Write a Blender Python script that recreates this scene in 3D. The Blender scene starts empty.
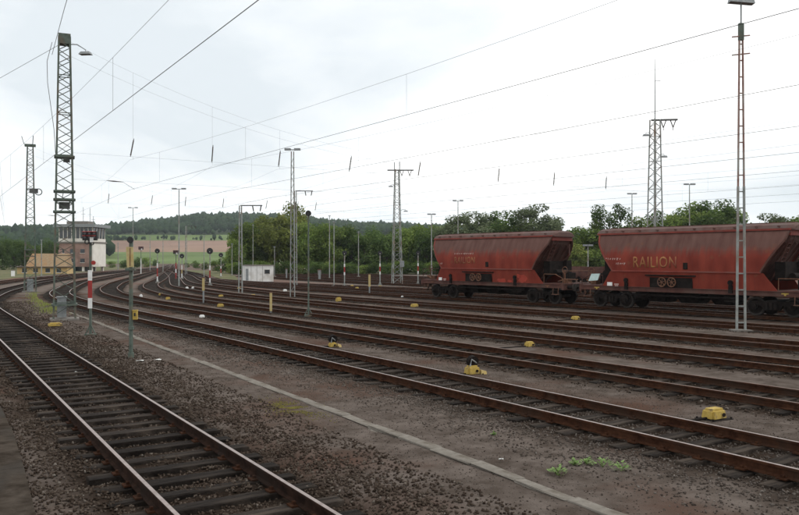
import bpy, bmesh, math, random
import numpy as np
from mathutils import Vector, Matrix

R = math.radians
sc = bpy.context.scene
rng = np.random.default_rng(7)
random.seed(7)

# ------------------------------------------------------------------ camera
# World axes: +Y runs along the near track, +X across the yard, z = 0 is the rail top.
CAM_H = 2.81
HEAD = R(32.0)                      # the camera looks 32 degrees to the right of the track
FPX, CXP, HYP = 770.0, 399.5, 258.5  # focal length and horizon measured on the photograph (used for surveying positions)
cam_d = bpy.data.cameras.new('camera')
cam = bpy.data.objects.new('camera', cam_d)
sc.collection.objects.link(cam)
cam.location = (0, 0, CAM_H)
cam.rotation_euler = (R(90), 0, -HEAD)
cam_d.sensor_width = 36.0
cam_d.lens = 36.0 * FPX / 799.0
cam_d.shift_y = 1.0 / 799.0
cam_d.clip_start = 0.05
cam_d.clip_end = 12000
sc.camera = cam

# ------------------------------------------------------------------ world, sun, exposure
SUN_EL, SUN_AZ = R(48), R(112)       # azimuth clockwise from +Y
w = bpy.data.worlds.new('World')
sc.world = w
w.use_nodes = True
nt = w.node_tree
nt.nodes.clear()
out = nt.nodes.new('ShaderNodeOutputWorld')
bg = nt.nodes.new('ShaderNodeBackground')
bg.inputs['Strength'].default_value = 0.1
sky = nt.nodes.new('ShaderNodeTexSky')
sky.sky_type = 'NISHITA'
sky.sun_disc = False
sky.sun_elevation = SUN_EL
sky.sun_rotation = SUN_AZ
tc = nt.nodes.new('ShaderNodeTexCoord')
sep = nt.nodes.new('ShaderNodeSeparateXYZ')
nt.links.new(tc.outputs['Generated'], sep.inputs[0])
zc = nt.nodes.new('ShaderNodeMath'); zc.operation = 'MAXIMUM'; zc.inputs[1].default_value = 0.0
nt.links.new(sep.outputs['Z'], zc.inputs[0])
za = nt.nodes.new('ShaderNodeMath'); za.operation = 'ADD'; za.inputs[1].default_value = 0.28
nt.links.new(zc.outputs[0], za.inputs[0])
dv = nt.nodes.new('ShaderNodeVectorMath'); dv.operation = 'DIVIDE'
cmb = nt.nodes.new('ShaderNodeCombineXYZ')
for i in range(3):
    nt.links.new(za.outputs[0], cmb.inputs[i])
nt.links.new(tc.outputs['Generated'], dv.inputs[0])
nt.links.new(cmb.outputs[0], dv.inputs[1])
mp = nt.nodes.new('ShaderNodeMapping')
mp.inputs['Location'].default_value = (21.92, 3.6, 0.0)
nt.links.new(dv.outputs[0], mp.inputs['Vector'])
cn = nt.nodes.new('ShaderNodeTexNoise')
cn.inputs['Scale'].default_value = 0.62
cn.inputs['Detail'].default_value = 9.0
cn.inputs['Roughness'].default_value = 0.52
cn.inputs['Distortion'].default_value = 0.35
nt.links.new(mp.outputs[0], cn.inputs['Vector'])
cr = nt.nodes.new('ShaderNodeValToRGB')
cr.color_ramp.elements[0].position = 0.36
cr.color_ramp.elements[0].color = (0.585, 0.635, 0.675, 1)
cr.color_ramp.elements[1].position = 0.60
cr.color_ramp.elements[1].color = (1.0, 1.0, 1.0, 1)
nt.links.new(cn.outputs['Fac'], cr.inputs['Fac'])
sca = nt.nodes.new('ShaderNodeMix'); sca.data_type = 'RGBA'; sca.blend_type = 'MULTIPLY'
sca.inputs[0].default_value = 1.0
sca.inputs[7].default_value = (15.2, 15.0, 14.7, 1)
nt.links.new(cr.outputs['Color'], sca.inputs[6])
mix = nt.nodes.new('ShaderNodeMix'); mix.data_type = 'RGBA'
mix.inputs[0].default_value = 0.92            # a closed cloud deck with a little sky through it
nt.links.new(sky.outputs[0], mix.inputs[6])
nt.links.new(sca.outputs[2], mix.inputs[7])
nt.links.new(mix.outputs[2], bg.inputs['Color'])
nt.links.new(bg.outputs[0], out.inputs['Surface'])

sd = bpy.data.lights.new('sun', 'SUN')
sd.energy = 1.5
sd.angle = R(18)
sd.color = (1.0, 0.96, 0.90)
sun = bpy.data.objects.new('sun', sd)
sc.collection.objects.link(sun)
sdir = Vector((math.sin(SUN_AZ) * math.cos(SUN_EL), math.cos(SUN_AZ) * math.cos(SUN_EL), math.sin(SUN_EL)))
sun.rotation_euler = sdir.to_track_quat('Z', 'Y').to_euler()
sun.location = (30, 0, 60)

vs = sc.view_settings
vs.view_transform = 'Standard'
vs.look = 'None'
vs.exposure = 0.0
vs.gamma = 1.0
vs.use_curve_mapping = False
sc.render.engine = 'CYCLES'
sc.cycles.max_bounces = 6
sc.cycles.transparent_max_bounces = 8

# ------------------------------------------------------------------ survey helpers
CH, SH = math.cos(HEAD), math.sin(HEAD)

def survey(x, y, z=-0.2):
    """pixel of a point standing at height z -> world (X, Y)"""
    d = (CAM_H - z) * FPX / (y - HYP)
    k = (x - CXP) / FPX
    return at_depth(x, d)

def at_depth(x, d):
    k = (x - CXP) / FPX
    return (d * (CH * k + SH), d * (CH - SH * k))

def zat(y, d):
    return CAM_H + (HYP - y) * d / FPX

def depth_of(X, Y):
    return X * SH + Y * CH

# ------------------------------------------------------------------ materials
MATS = {}

def nodes_of(name):
    m = bpy.data.materials.new(name)
    m.use_nodes = True
    t = m.node_tree
    b = t.nodes['Principled BSDF']
    return m, t, b

def mat(name, c1, c2=None, scale=6.0, rough=0.8, metal=0.0, bump=0.0, bscale=None, detail=6.0,
        c3=None, scale3=0.6, lo=0.35, hi=0.65, objrand=0.0, stretch=None, spec=0.3):
    m, t, b = nodes_of(name)
    b.inputs['Roughness'].default_value = rough
    b.inputs['Metallic'].default_value = metal
    b.inputs['Specular IOR Level'].default_value = spec
    c2 = c2 or c1
    tco = t.nodes.new('ShaderNodeTexCoord')
    vec = tco.outputs['Object']
    if stretch:
        mpn = t.nodes.new('ShaderNodeMapping')
        mpn.inputs['Scale'].default_value = stretch
        t.links.new(vec, mpn.inputs['Vector'])
        vec = mpn.outputs[0]
    n = t.nodes.new('ShaderNodeTexNoise')
    n.inputs['Scale'].default_value = scale
    n.inputs['Detail'].default_value = detail
    n.inputs['Roughness'].default_value = 0.62
    t.links.new(vec, n.inputs['Vector'])
    r = t.nodes.new('ShaderNodeValToRGB')
    r.color_ramp.elements[0].position = lo
    r.color_ramp.elements[0].color = (*c1, 1)
    r.color_ramp.elements[1].position = hi
    r.color_ramp.elements[1].color = (*c2, 1)
    t.links.new(n.outputs['Fac'], r.inputs['Fac'])
    col = r.outputs['Color']
    if c3:
        n3 = t.nodes.new('ShaderNodeTexNoise')
        n3.inputs['Scale'].default_value = scale3
        n3.inputs['Detail'].default_value = 5
        t.links.new(vec, n3.inputs['Vector'])
        r3 = t.nodes.new('ShaderNodeValToRGB')
        r3.color_ramp.elements[0].position = 0.5
        r3.color_ramp.elements[0].color = (0, 0, 0, 1)
        r3.color_ramp.elements[1].position = 0.66
        r3.color_ramp.elements[1].color = (1, 1, 1, 1)
        t.links.new(n3.outputs['Fac'], r3.inputs['Fac'])
        mx = t.nodes.new('ShaderNodeMix'); mx.data_type = 'RGBA'
        t.links.new(r3.outputs['Color'], mx.inputs[0])
        t.links.new(col, mx.inputs[6])
        mx.inputs[7].default_value = (*c3, 1)
        col = mx.outputs[2]
    if objrand:
        oi = t.nodes.new('ShaderNodeObjectInfo')
        mr = t.nodes.new('ShaderNodeMapRange')
        mr.inputs['To Min'].default_value = 1 - objrand
        mr.inputs['To Max'].default_value = 1 + objrand
        t.links.new(oi.outputs['Random'], mr.inputs['Value'])
        ml = t.nodes.new('ShaderNodeVectorMath'); ml.operation = 'SCALE'
        t.links.new(col, ml.inputs[0])
        t.links.new(mr.outputs[0], ml.inputs['Scale'])
        col = ml.outputs[0]
    t.links.new(col, b.inputs['Base Color'])
    if bump:
        nb = t.nodes.new('ShaderNodeTexNoise')
        nb.inputs['Scale'].default_value = bscale or scale * 3
        nb.inputs['Detail'].default_value = 5
        t.links.new(vec, nb.inputs['Vector'])
        bp = t.nodes.new('ShaderNodeBump')
        bp.inputs['Strength'].default_value = bump
        bp.inputs['Distance'].default_value = 0.02
        t.links.new(nb.outputs['Fac'], bp.inputs['Height'])
        t.links.new(bp.outputs[0], b.inputs['Normal'])
    MATS[name] = m
    return m

def wagon_side_mat(name):
    """red paint below, pale salt dust lying on the shoulder, rain streaks running down from it"""
    m, t, b = nodes_of(name)
    b.inputs['Roughness'].default_value = 0.7
    b.inputs['Specular IOR Level'].default_value = 0.12
    tco = t.nodes.new('ShaderNodeTexCoord')
    def noise(scale, stretch, detail=5):
        mpn = t.nodes.new('ShaderNodeMapping'); mpn.inputs['Scale'].default_value = stretch
        t.links.new(tco.outputs['Object'], mpn.inputs['Vector'])
        n = t.nodes.new('ShaderNodeTexNoise'); n.inputs['Scale'].default_value = scale; n.inputs['Detail'].default_value = detail
        t.links.new(mpn.outputs[0], n.inputs['Vector'])
        return n.outputs['Fac']
    def ramp(src, p0, c0, p1, c1):
        r = t.nodes.new('ShaderNodeValToRGB')
        r.color_ramp.elements[0].position = p0; r.color_ramp.elements[0].color = (*c0, 1)
        r.color_ramp.elements[1].position = p1; r.color_ramp.elements[1].color = (*c1, 1)
        t.links.new(src, r.inputs['Fac'])
        return r.outputs['Color']
    def mix(f, a, c):
        x = t.nodes.new('ShaderNodeMix'); x.data_type = 'RGBA'
        t.links.new(f, x.inputs[0]); t.links.new(a, x.inputs[6]); t.links.new(c, x.inputs[7])
        return x.outputs[2]
    red = ramp(noise(1.1, (1.2, 1, .6)), .3, (0.142, 0.025, 0.017), .7, (0.242, 0.047, 0.030))
    dust = ramp(noise(1.6, (1.6, 1, .35)), .3, (0.092, 0.042, 0.034), .7, (0.140, 0.074, 0.061))
    sep_ = t.nodes.new('ShaderNodeSeparateXYZ'); t.links.new(tco.outputs['Object'], sep_.inputs[0])
    a1 = t.nodes.new('ShaderNodeMath'); a1.operation = 'MULTIPLY_ADD'; a1.inputs[1].default_value = 0.85
    t.links.new(noise(1.0, (4.5, 1, .5), 6), a1.inputs[0]); t.links.new(sep_.outputs['Z'], a1.inputs[2])
    f1 = ramp(a1.outputs[0], .0, (0, 0, 0), 1.0, (1, 1, 1))
    mr = t.nodes.new('ShaderNodeMapRange'); mr.inputs['From Min'].default_value = 3.38; mr.inputs['From Max'].default_value = 3.86
    t.links.new(a1.outputs[0], mr.inputs['Value'])
    col = mix(mr.outputs[0], red, dust)
    streak = ramp(noise(1.0, (9, 1, .25), 4), .58, (0, 0, 0), .80, (.5, .5, .5))
    dk = t.nodes.new('ShaderNodeRGB'); dk.outputs[0].default_value = (0.075, 0.03, 0.026, 1)
    col = mix(streak, col, dk.outputs[0])
    rust = ramp(noise(2.4, (1, 1, 1), 8), .62, (0, 0, 0), .74, (.6, .6, .6))
    ru = t.nodes.new('ShaderNodeRGB'); ru.outputs[0].default_value = (0.17, 0.068, 0.036, 1)
    col = mix(rust, col, ru.outputs[0])
    t.links.new(col, b.inputs['Base Color'])
    MATS[name] = m
    return m

def stone_mat(name, cols, attr='rnd'):
    """every stone takes its own colour from a per-stone random number"""
    m, t, b = nodes_of(name)
    b.inputs['Roughness'].default_value = 0.9
    b.inputs['Specular IOR Level'].default_value = 0.0
    a = t.nodes.new('ShaderNodeAttribute'); a.attribute_name = attr
    r = t.nodes.new('ShaderNodeValToRGB')
    while len(r.color_ramp.elements) < len(cols):
        r.color_ramp.elements.new(0.5)
    for i, c in enumerate(cols):
        r.color_ramp.elements[i].position = i / (len(cols) - 1)
        r.color_ramp.elements[i].color = (*c, 1)
    t.links.new(a.outputs['Fac'], r.inputs['Fac'])
    t.links.new(r.outputs['Color'], b.inputs['Base Color'])
    MATS[name] = m
    return m

def leaf_mat(name, dark, light, yellow):
    m, t, b = nodes_of(name)
    a = t.nodes.new('ShaderNodeAttribute'); a.attribute_name = 'rnd'
    r = t.nodes.new('ShaderNodeValToRGB')
    r.color_ramp.elements.new(0.5)
    for i, c in enumerate((dark, light, yellow)):
        r.color_ramp.elements[i].position = (0.0, 0.6, 1.0)[i]
        r.color_ramp.elements[i].color = (*c, 1)
    t.links.new(a.outputs['Fac'], r.inputs['Fac'])
    oi = t.nodes.new('ShaderNodeObjectInfo')
    mr = t.nodes.new('ShaderNodeMapRange')
    mr.inputs['To Min'].default_value = 0.75
    mr.inputs['To Max'].default_value = 1.25
    t.links.new(oi.outputs['Random'], mr.inputs['Value'])
    ml = t.nodes.new('ShaderNodeVectorMath'); ml.operation = 'SCALE'
    t.links.new(r.outputs['Color'], ml.inputs[0]); t.links.new(mr.outputs[0], ml.inputs['Scale'])
    d = t.nodes.new('ShaderNodeBsdfDiffuse'); tr = t.nodes.new('ShaderNodeBsdfTranslucent')
    t.links.new(ml.outputs[0], d.inputs['Color']); t.links.new(ml.outputs[0], tr.inputs['Color'])
    ms = t.nodes.new('ShaderNodeMixShader'); ms.inputs[0].default_value = 0.42
    t.links.new(d.outputs[0], ms.inputs[1]); t.links.new(tr.outputs[0], ms.inputs[2])
    t.links.new(ms.outputs[0], t.nodes['Material Output'].inputs['Surface'])
    t.nodes.remove(b)
    MATS[name] = m
    return m

mat('yard_soil', (0.068, 0.054, 0.045), (0.132, 0.109, 0.095), scale=2.2, rough=0.95, bump=1.0, bscale=42, c3=(0.082, 0.050, 0.038), scale3=0.30, spec=0.0)
mat('far_soil', (0.105, 0.083, 0.071), (0.160, 0.134, 0.117), scale=0.7, rough=0.95, c3=(0.15, 0.082, 0.064), scale3=0.045, spec=0.0)
mat('grass_ground', (0.075, 0.082, 0.036), (0.125, 0.125, 0.058), scale=0.9, rough=0.95, c3=(0.17, 0.145, 0.085), scale3=0.15, spec=0.1)
mat('meadow_green', (0.085, 0.125, 0.042), (0.125, 0.165, 0.060), scale=0.02, rough=0.95, c3=(0.17, 0.23, 0.09), scale3=0.008, spec=0.05)
mat('ploughed', (0.20, 0.130, 0.098), (0.26, 0.175, 0.135), scale=0.02, rough=0.95, c3=(0.28, 0.19, 0.13), scale3=0.006, spec=0.05)
mat('hill_soil', (0.03, 0.045, 0.022), (0.05, 0.07, 0.03), scale=0.02, rough=0.95, spec=0.05)
mat('sleeper_wood', (0.011, 0.0085, 0.007), (0.052, 0.041, 0.034), scale=4, rough=0.85, bump=0.8, bscale=22, objrand=0.5, stretch=(1, 9, 1), lo=0.38, hi=0.72, c3=(0.055, 0.043, 0.034), scale3=0.9, spec=0.08)
mat('rail_rust', (0.026, 0.0112, 0.0068), (0.064, 0.029, 0.0165), scale=7, rough=0.9, c3=(0.040, 0.024, 0.017), scale3=1.3, spec=0.03)
mat('rail_dark', (0.014, 0.0085, 0.0065), (0.036, 0.020, 0.0145), scale=7, rough=0.9, c3=(0.024, 0.017, 0.014), scale3=1.3, spec=0.03)
mat('rail_head', (0.24, 0.19, 0.17), (0.37, 0.31, 0.285), scale=9, rough=0.45, metal=0.65)
mat('rail_head_dull', (0.13, 0.078, 0.057), (0.22, 0.150, 0.118), scale=9, rough=0.5, metal=0.4)
mat('trough_concrete', (0.140, 0.126, 0.108), (0.240, 0.220, 0.194), scale=3, rough=0.95, bump=0.4, bscale=30, objrand=0.03, c3=(0.125, 0.108, 0.090), scale3=2.6, spec=0.0)
mat('concrete', (0.135, 0.122, 0.107), (0.225, 0.207, 0.185), scale=5, rough=0.9, bump=0.3, bscale=40, objrand=0.12, c3=(0.17, 0.15, 0.13), scale3=2.0)
mat('platform_concrete', (0.030, 0.024, 0.019), (0.068, 0.056, 0.046), scale=3.4, spec=0.0, rough=0.9, bump=0.3, bscale=50, c3=(0.05, 0.045, 0.04), scale3=0.7)
mat('mast_green', (0.060, 0.080, 0.064), (0.115, 0.142, 0.118), scale=4, rough=0.65, c3=(0.13, 0.09, 0.06), scale3=1.6)
mat('mast_grey', (0.20, 0.215, 0.20), (0.32, 0.335, 0.32), scale=3, rough=0.6, c3=(0.20, 0.14, 0.10), scale3=1.2)
mat('mast_red', (0.20, 0.10, 0.08), (0.30, 0.19, 0.16), scale=3, rough=0.7, c3=(0.32, 0.33, 0.30), scale3=0.5)
mat('galvanised', (0.19, 0.205, 0.21), (0.29, 0.305, 0.305), scale=6, rough=0.5, metal=0.3)
mat('wire_metal', (0.075, 0.077, 0.075), (0.12, 0.12, 0.115), scale=3, rough=0.6, metal=0.3)
mat('insulator_brown', (0.035, 0.022, 0.018), (0.06, 0.04, 0.03), scale=8, rough=0.35)
mat('white_paint', (0.66, 0.66, 0.64), (0.80, 0.80, 0.78), scale=5, rough=0.5, c3=(0.55, 0.53, 0.49), scale3=1.2)
mat('red_paint', (0.26, 0.026, 0.022), (0.34, 0.04, 0.032), scale=6, rough=0.5, c3=(0.30, 0.03, 0.03), scale3=2)
mat('black_paint', (0.014, 0.014, 0.015), (0.03, 0.03, 0.03), scale=6, rough=0.5)
mat('yellow_paint', (0.34, 0.235, 0.05), (0.48, 0.345, 0.085), scale=7, rough=0.75, c3=(0.17, 0.12, 0.06), scale3=6, bump=0.2, bscale=40)
mat('cream_paint', (0.42, 0.33, 0.15), (0.52, 0.42, 0.21), scale=8, rough=0.6, c3=(0.45, 0.33, 0.12), scale3=4)
mat('lens_glass', (0.08, 0.09, 0.10), (0.12, 0.13, 0.14), scale=3, rough=0.1)
mat('hut_white', (0.60, 0.60, 0.58), (0.72, 0.72, 0.70), scale=2, rough=0.6, c3=(0.48, 0.46, 0.42), scale3=0.8)
mat('dark_glass', (0.02, 0.025, 0.03), (0.04, 0.045, 0.05), scale=1, rough=0.08, spec=0.6)
mat('brick_brown', (0.26, 0.165, 0.135), (0.34, 0.225, 0.185), scale=1.5, rough=0.9, c3=(0.19, 0.12, 0.10), scale3=0.4)
mat('render_white', (0.62, 0.59, 0.53), (0.72, 0.69, 0.63), scale=0.8, rough=0.85, c3=(0.52, 0.49, 0.43), scale3=0.3)
mat('render_yellow', (0.46, 0.33, 0.15), (0.56, 0.41, 0.20), scale=0.8, rough=0.9, c3=(0.48, 0.31, 0.12), scale3=0.5)
mat('roof_dark', (0.06, 0.05, 0.045), (0.10, 0.085, 0.075), scale=2, rough=0.9)
mat('roof_tile', (0.245, 0.170, 0.098), (0.31, 0.225, 0.135), scale=3, rough=0.9, c3=(0.30, 0.18, 0.09), scale3=0.8)
mat('bark', (0.06, 0.048, 0.038), (0.11, 0.09, 0.07), scale=6, rough=0.95, bump=0.6, stretch=(1, 1, 0.3))
mat('wagon_red', (0.150, 0.026, 0.018), (0.24, 0.045, 0.030), scale=1.3, rough=0.62, stretch=(1.6, 1, 0.5), c3=(0.17, 0.062, 0.048), scale3=0.55)
mat('wagon_dusty', (0.100, 0.045, 0.038), (0.158, 0.084, 0.071), scale=1.8, rough=0.8, stretch=(1.4, 1, 0.4), c3=(0.12, 0.072, 0.062), scale3=0.6)
mat('wagon_roof', (0.078, 0.036, 0.029), (0.12, 0.063, 0.052), scale=2.5, rough=0.85, c3=(0.10, 0.066, 0.058), scale3=0.8)
mat('wagon_bright', (0.30, 0.045, 0.028), (0.42, 0.06, 0.036), scale=3, rough=0.6, c3=(0.30, 0.05, 0.035), scale3=1.5)
mat('wagon_brown', (0.058, 0.022, 0.017), (0.105, 0.043, 0.032), scale=2.2, rough=0.75, c3=(0.09, 0.05, 0.04), scale3=0.9)
mat('underframe_black', (0.008, 0.0065, 0.006), (0.022, 0.017, 0.015), scale=4, rough=0.85, spec=0.08)
mat('wheel_steel', (0.022, 0.018, 0.016), (0.045, 0.037, 0.032), scale=5, rough=0.75, metal=0.1)
mat('letter_yellow', (0.25, 0.095, 0.036), (0.35, 0.165, 0.058), scale=3.0, rough=0.7, c3=(0.19, 0.055, 0.033), scale3=1.6)
mat('letter_faded', (0.19, 0.065, 0.030), (0.29, 0.13, 0.05), scale=3.0, rough=0.7, c3=(0.21, 0.06, 0.04), scale3=2.2)
mat('letter_white', (0.40, 0.26, 0.23), (0.55, 0.42, 0.38), scale=4.0, rough=0.7)
mat('mint_panel', (0.42, 0.56, 0.54), (0.55, 0.68, 0.66), scale=3, rough=0.5)
mat('rusty_steel', (0.13, 0.058, 0.033), (0.20, 0.10, 0.06), scale=5, rough=0.85, c3=(0.09, 0.05, 0.04), scale3=2)
mat('weed_leaf', (0.105, 0.185, 0.045), (0.18, 0.27, 0.075), scale=20, rough=0.7)
mat('litter_white', (0.6, 0.6, 0.58), (0.75, 0.75, 0.72), scale=5, rough=0.8)
wagon_side_mat('wagon_side')
stone_mat('ballast_dark', [(0.020, 0.0145, 0.011), (0.042, 0.031, 0.024), (0.062, 0.047, 0.037), (0.096, 0.077, 0.062), (0.175, 0.155, 0.135)])
stone_mat('ballast_grey', [(0.030, 0.024, 0.020), (0.062, 0.050, 0.042), (0.088, 0.073, 0.062), (0.128, 0.110, 0.097), (0.21, 0.19, 0.17)])
stone_mat('forest_canopy', [(0.018, 0.033, 0.017), (0.029, 0.050, 0.023), (0.048, 0.073, 0.031)])
stone_mat('moss', [(0.10, 0.085, 0.03), (0.16, 0.14, 0.04), (0.20, 0.19, 0.06)])
def add_bed(name, c1, c2, scale):
    """rust dust and oil have darkened the ground inside the tracks"""
    t = MATS[name].node_tree; b = t.nodes['Principled BSDF']
    src = b.inputs['Base Color'].links[0].from_socket
    n = t.nodes.new('ShaderNodeTexNoise'); n.inputs['Scale'].default_value = scale; n.inputs['Detail'].default_value = 6
    tco = t.nodes.new('ShaderNodeTexCoord'); t.links.new(tco.outputs['Object'], n.inputs['Vector'])
    r = t.nodes.new('ShaderNodeValToRGB')
    r.color_ramp.elements[0].position = .35; r.color_ramp.elements[0].color = (*c1, 1)
    r.color_ramp.elements[1].position = .65; r.color_ramp.elements[1].color = (*c2, 1)
    t.links.new(n.outputs['Fac'], r.inputs['Fac'])
    a = t.nodes.new('ShaderNodeAttribute'); a.attribute_name = 'rnd'
    x = t.nodes.new('ShaderNodeMix'); x.data_type = 'RGBA'
    t.links.new(a.outputs['Fac'], x.inputs[0]); t.links.new(src, x.inputs[6]); t.links.new(r.outputs['Color'], x.inputs[7])
    t.links.new(x.outputs[2], b.inputs['Base Color'])
add_bed('yard_soil', (0.020, 0.0145, 0.011), (0.046, 0.034, 0.027), 3.0)
add_bed('far_soil', (0.026, 0.017, 0.013), (0.056, 0.038, 0.030), 1.2)
leaf_mat('leaf_mid', (0.090, 0.142, 0.034), (0.172, 0.238, 0.060), (0.265, 0.320, 0.095))
leaf_mat('leaf_dark', (0.050, 0.090, 0.027), (0.098, 0.150, 0.045), (0.160, 0.212, 0.070))
leaf_mat('leaf_yellow', (0.125, 0.158, 0.040), (0.225, 0.262, 0.068), (0.33, 0.345, 0.105))
leaf_mat('leaf_grey', (0.085, 0.110, 0.056), (0.150, 0.185, 0.098), (0.24, 0.27, 0.170))

# ------------------------------------------------------------------ mesh helpers
COL = sc.collection

class MB:
    def __init__(self):
        self.v = []; self.f = []; self.m = []; self.mats = []; self.mi = 0
    def use(self, name):
        if name not in self.mats:
            self.mats.append(name)
        self.mi = self.mats.index(name)
        return self
    def face(self, pts):
        i = len(self.v); self.v += [tuple(p) for p in pts]
        self.f.append(tuple(range(i, i + len(pts)))); self.m.append(self.mi)
    def hexa(self, p):
        i = len(self.v); self.v += [tuple(q) for q in p]
        for q in ((0, 3, 2, 1), (4, 5, 6, 7), (0, 1, 5, 4), (1, 2, 6, 5), (2, 3, 7, 6), (3, 0, 4, 7)):
            self.f.append(tuple(i + k for k in q)); self.m.append(self.mi)
        return self
    def box(self, c, s, rz=0.0, taper=1.0):
        cx, cy, cz = c; hx, hy, hz = s[0] / 2, s[1] / 2, s[2] / 2
        cs, sn = math.cos(rz), math.sin(rz)
        p = []
        for z, t in ((-hz, 1.0), (hz, taper)):
            for x, y in ((-hx, -hy), (hx, -hy), (hx, hy), (-hx, hy)):
                x *= t; y *= t
                p.append((cx + x * cs - y * sn, cy + x * sn + y * cs, cz + z))
        return self.hexa(p)
    def bar(self, a, b, wd, ht=None):
        a = Vector(a); b = Vector(b); ht = ht or wd
        d = (b - a).normalized()
        up = Vector((0, 0, 1)) if abs(d.z) < 0.95 else Vector((0, 1, 0))
        s = d.cross(up).normalized() * wd / 2; u = s.cross(d).normalized() * ht / 2
        return self.hexa([a - s - u, a + s - u, a + s + u, a - s + u, b - s - u, b + s - u, b + s + u, b - s + u])
    def tube(self, pts, r, n=6, caps=True):
        pts = [Vector(p) for p in pts]
        rs = r if isinstance(r, (list, tuple)) else [r] * len(pts)
        rings = []
        for k, p in enumerate(pts):
            d = (pts[min(k + 1, len(pts) - 1)] - pts[max(k - 1, 0)]).normalized()
            up = Vector((0, 0, 1)) if abs(d.z) < 0.95 else Vector((0, 1, 0))
            s = d.cross(up).normalized(); u = s.cross(d).normalized()
            ring = []
            for q in range(n):
                t = 2 * math.pi * q / n
                self.v.append(tuple(p + s * (math.cos(t) * rs[k]) + u * (math.sin(t) * rs[k])))
                ring.append(len(self.v) - 1)
            rings.append(ring)
        for k in range(len(rings) - 1):
            for q in range(n):
                self.f.append((rings[k][q], rings[k][(q + 1) % n], rings[k + 1][(q + 1) % n], rings[k + 1][q])); self.m.append(self.mi)
        if caps:
            self.f.append(tuple(reversed(rings[0]))); self.m.append(self.mi)
            self.f.append(tuple(rings[-1])); self.m.append(self.mi)
        return self
    def ring(self, c, axis, r, tr, n=16, k=6):
        c = Vector(c); ax = Vector(axis).normalized()
        up = Vector((0, 0, 1)) if abs(ax.z) < 0.9 else Vector((1, 0, 0))
        s = ax.cross(up).normalized(); u = s.cross(ax).normalized()
        base = len(self.v)
        for i in range(n):
            t = 2 * math.pi * i / n
            d = s * math.cos(t) + u * math.sin(t)
            for j in range(k):
                q = 2 * math.pi * j / k
                self.v.append(tuple(c + d * (r + tr * math.cos(q)) + ax * (tr * math.sin(q))))
        for i in range(n):
            for j in range(k):
                self.f.append((base + i * k + j, base + ((i + 1) % n) * k + j, base + ((i + 1) % n) * k + (j + 1) % k, base + i * k + (j + 1) % k)); self.m.append(self.mi)
        return self
    def mesh(self, name, material=None, smooth=False):
        me = bpy.data.meshes.new(name)
        me.from_pydata(self.v, [], self.f)
        ms = self.mats if self.mats else [material]
        for q in ms:
            me.materials.append(MATS[q])
        if len(ms) > 1:
            me.polygons.foreach_set('material_index', self.m)
        if smooth:
            me.polygons.foreach_set('use_smooth', [True] * len(me.polygons))
        me.update()
        return me
    def build(self, name, material=None, parent=None, loc=None, smooth=False):
        return link(name, self.mesh(name, material, smooth), parent, loc)

def link(name, me, parent=None, loc=None):
    o = bpy.data.objects.new(name, me)
    COL.objects.link(o)
    if parent:
        o.parent = parent
    if loc:
        o.location = loc
    return o

def tag(o, label, cat, group=None):
    o['label'] = label; o['category'] = cat
    if group:
        o['group'] = group
    return o

def thing(name, label, cat, loc=(0, 0, 0), rz=0.0, group=None):
    o = bpy.data.objects.new(name, None)
    o.empty_display_size = 0.3
    COL.objects.link(o)
    o.location = loc; o.rotation_euler = (0, 0, rz)
    return tag(o, label, cat, group)

def struct(o):
    o['kind'] = 'structure'
    return o

def np_mesh(name, V, F, material, rnd=None, smooth=False):
    """V (n,3), F (m,k) -> mesh, quick"""
    me = bpy.data.meshes.new(name)
    k = F.shape[1]
    me.vertices.add(len(V)); me.vertices.foreach_set('co', V.astype(np.float32).ravel())
    me.loops.add(F.size); me.loops.foreach_set('vertex_index', F.astype(np.int32).ravel())
    me.polygons.add(len(F))
    me.polygons.foreach_set('loop_start', np.arange(0, F.size, k, dtype=np.int32))
    me.polygons.foreach_set('loop_total', np.full(len(F), k, dtype=np.int32))
    if smooth:
        me.polygons.foreach_set('use_smooth', np.ones(len(F), dtype=bool))
    me.materials.append(MATS[material])
    if rnd is not None:
        at = me.attributes.new('rnd', 'FLOAT', 'POINT')
        at.data.foreach_set('value', rnd.astype(np.float32))
    me.update(calc_edges=True)
    me.validate()
    return me

def vnoise(x, y, s, seed=0):
    """cheap smooth value noise"""
    x = np.asarray(x) / s; y = np.asarray(y) / s
    xi = np.floor(x).astype(int); yi = np.floor(y).astype(int)
    fx = x - xi; fy = y - yi
    fx = fx * fx * (3 - 2 * fx); fy = fy * fy * (3 - 2 * fy)
    def h(a, b):
        n = (a * 374761393 + b * 668265263 + seed * 1442695041) & 0x7fffffff
        n = ((n ^ (n >> 13)) * 1274126177) & 0x7fffffff
        return (n ^ (n >> 16)) % 65536 / 65535.0
    return (h(xi, yi) * (1 - fx) + h(xi + 1, yi) * fx) * (1 - fy) + (h(xi, yi + 1) * (1 - fx) + h(xi + 1, yi + 1) * fx) * fy

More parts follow.
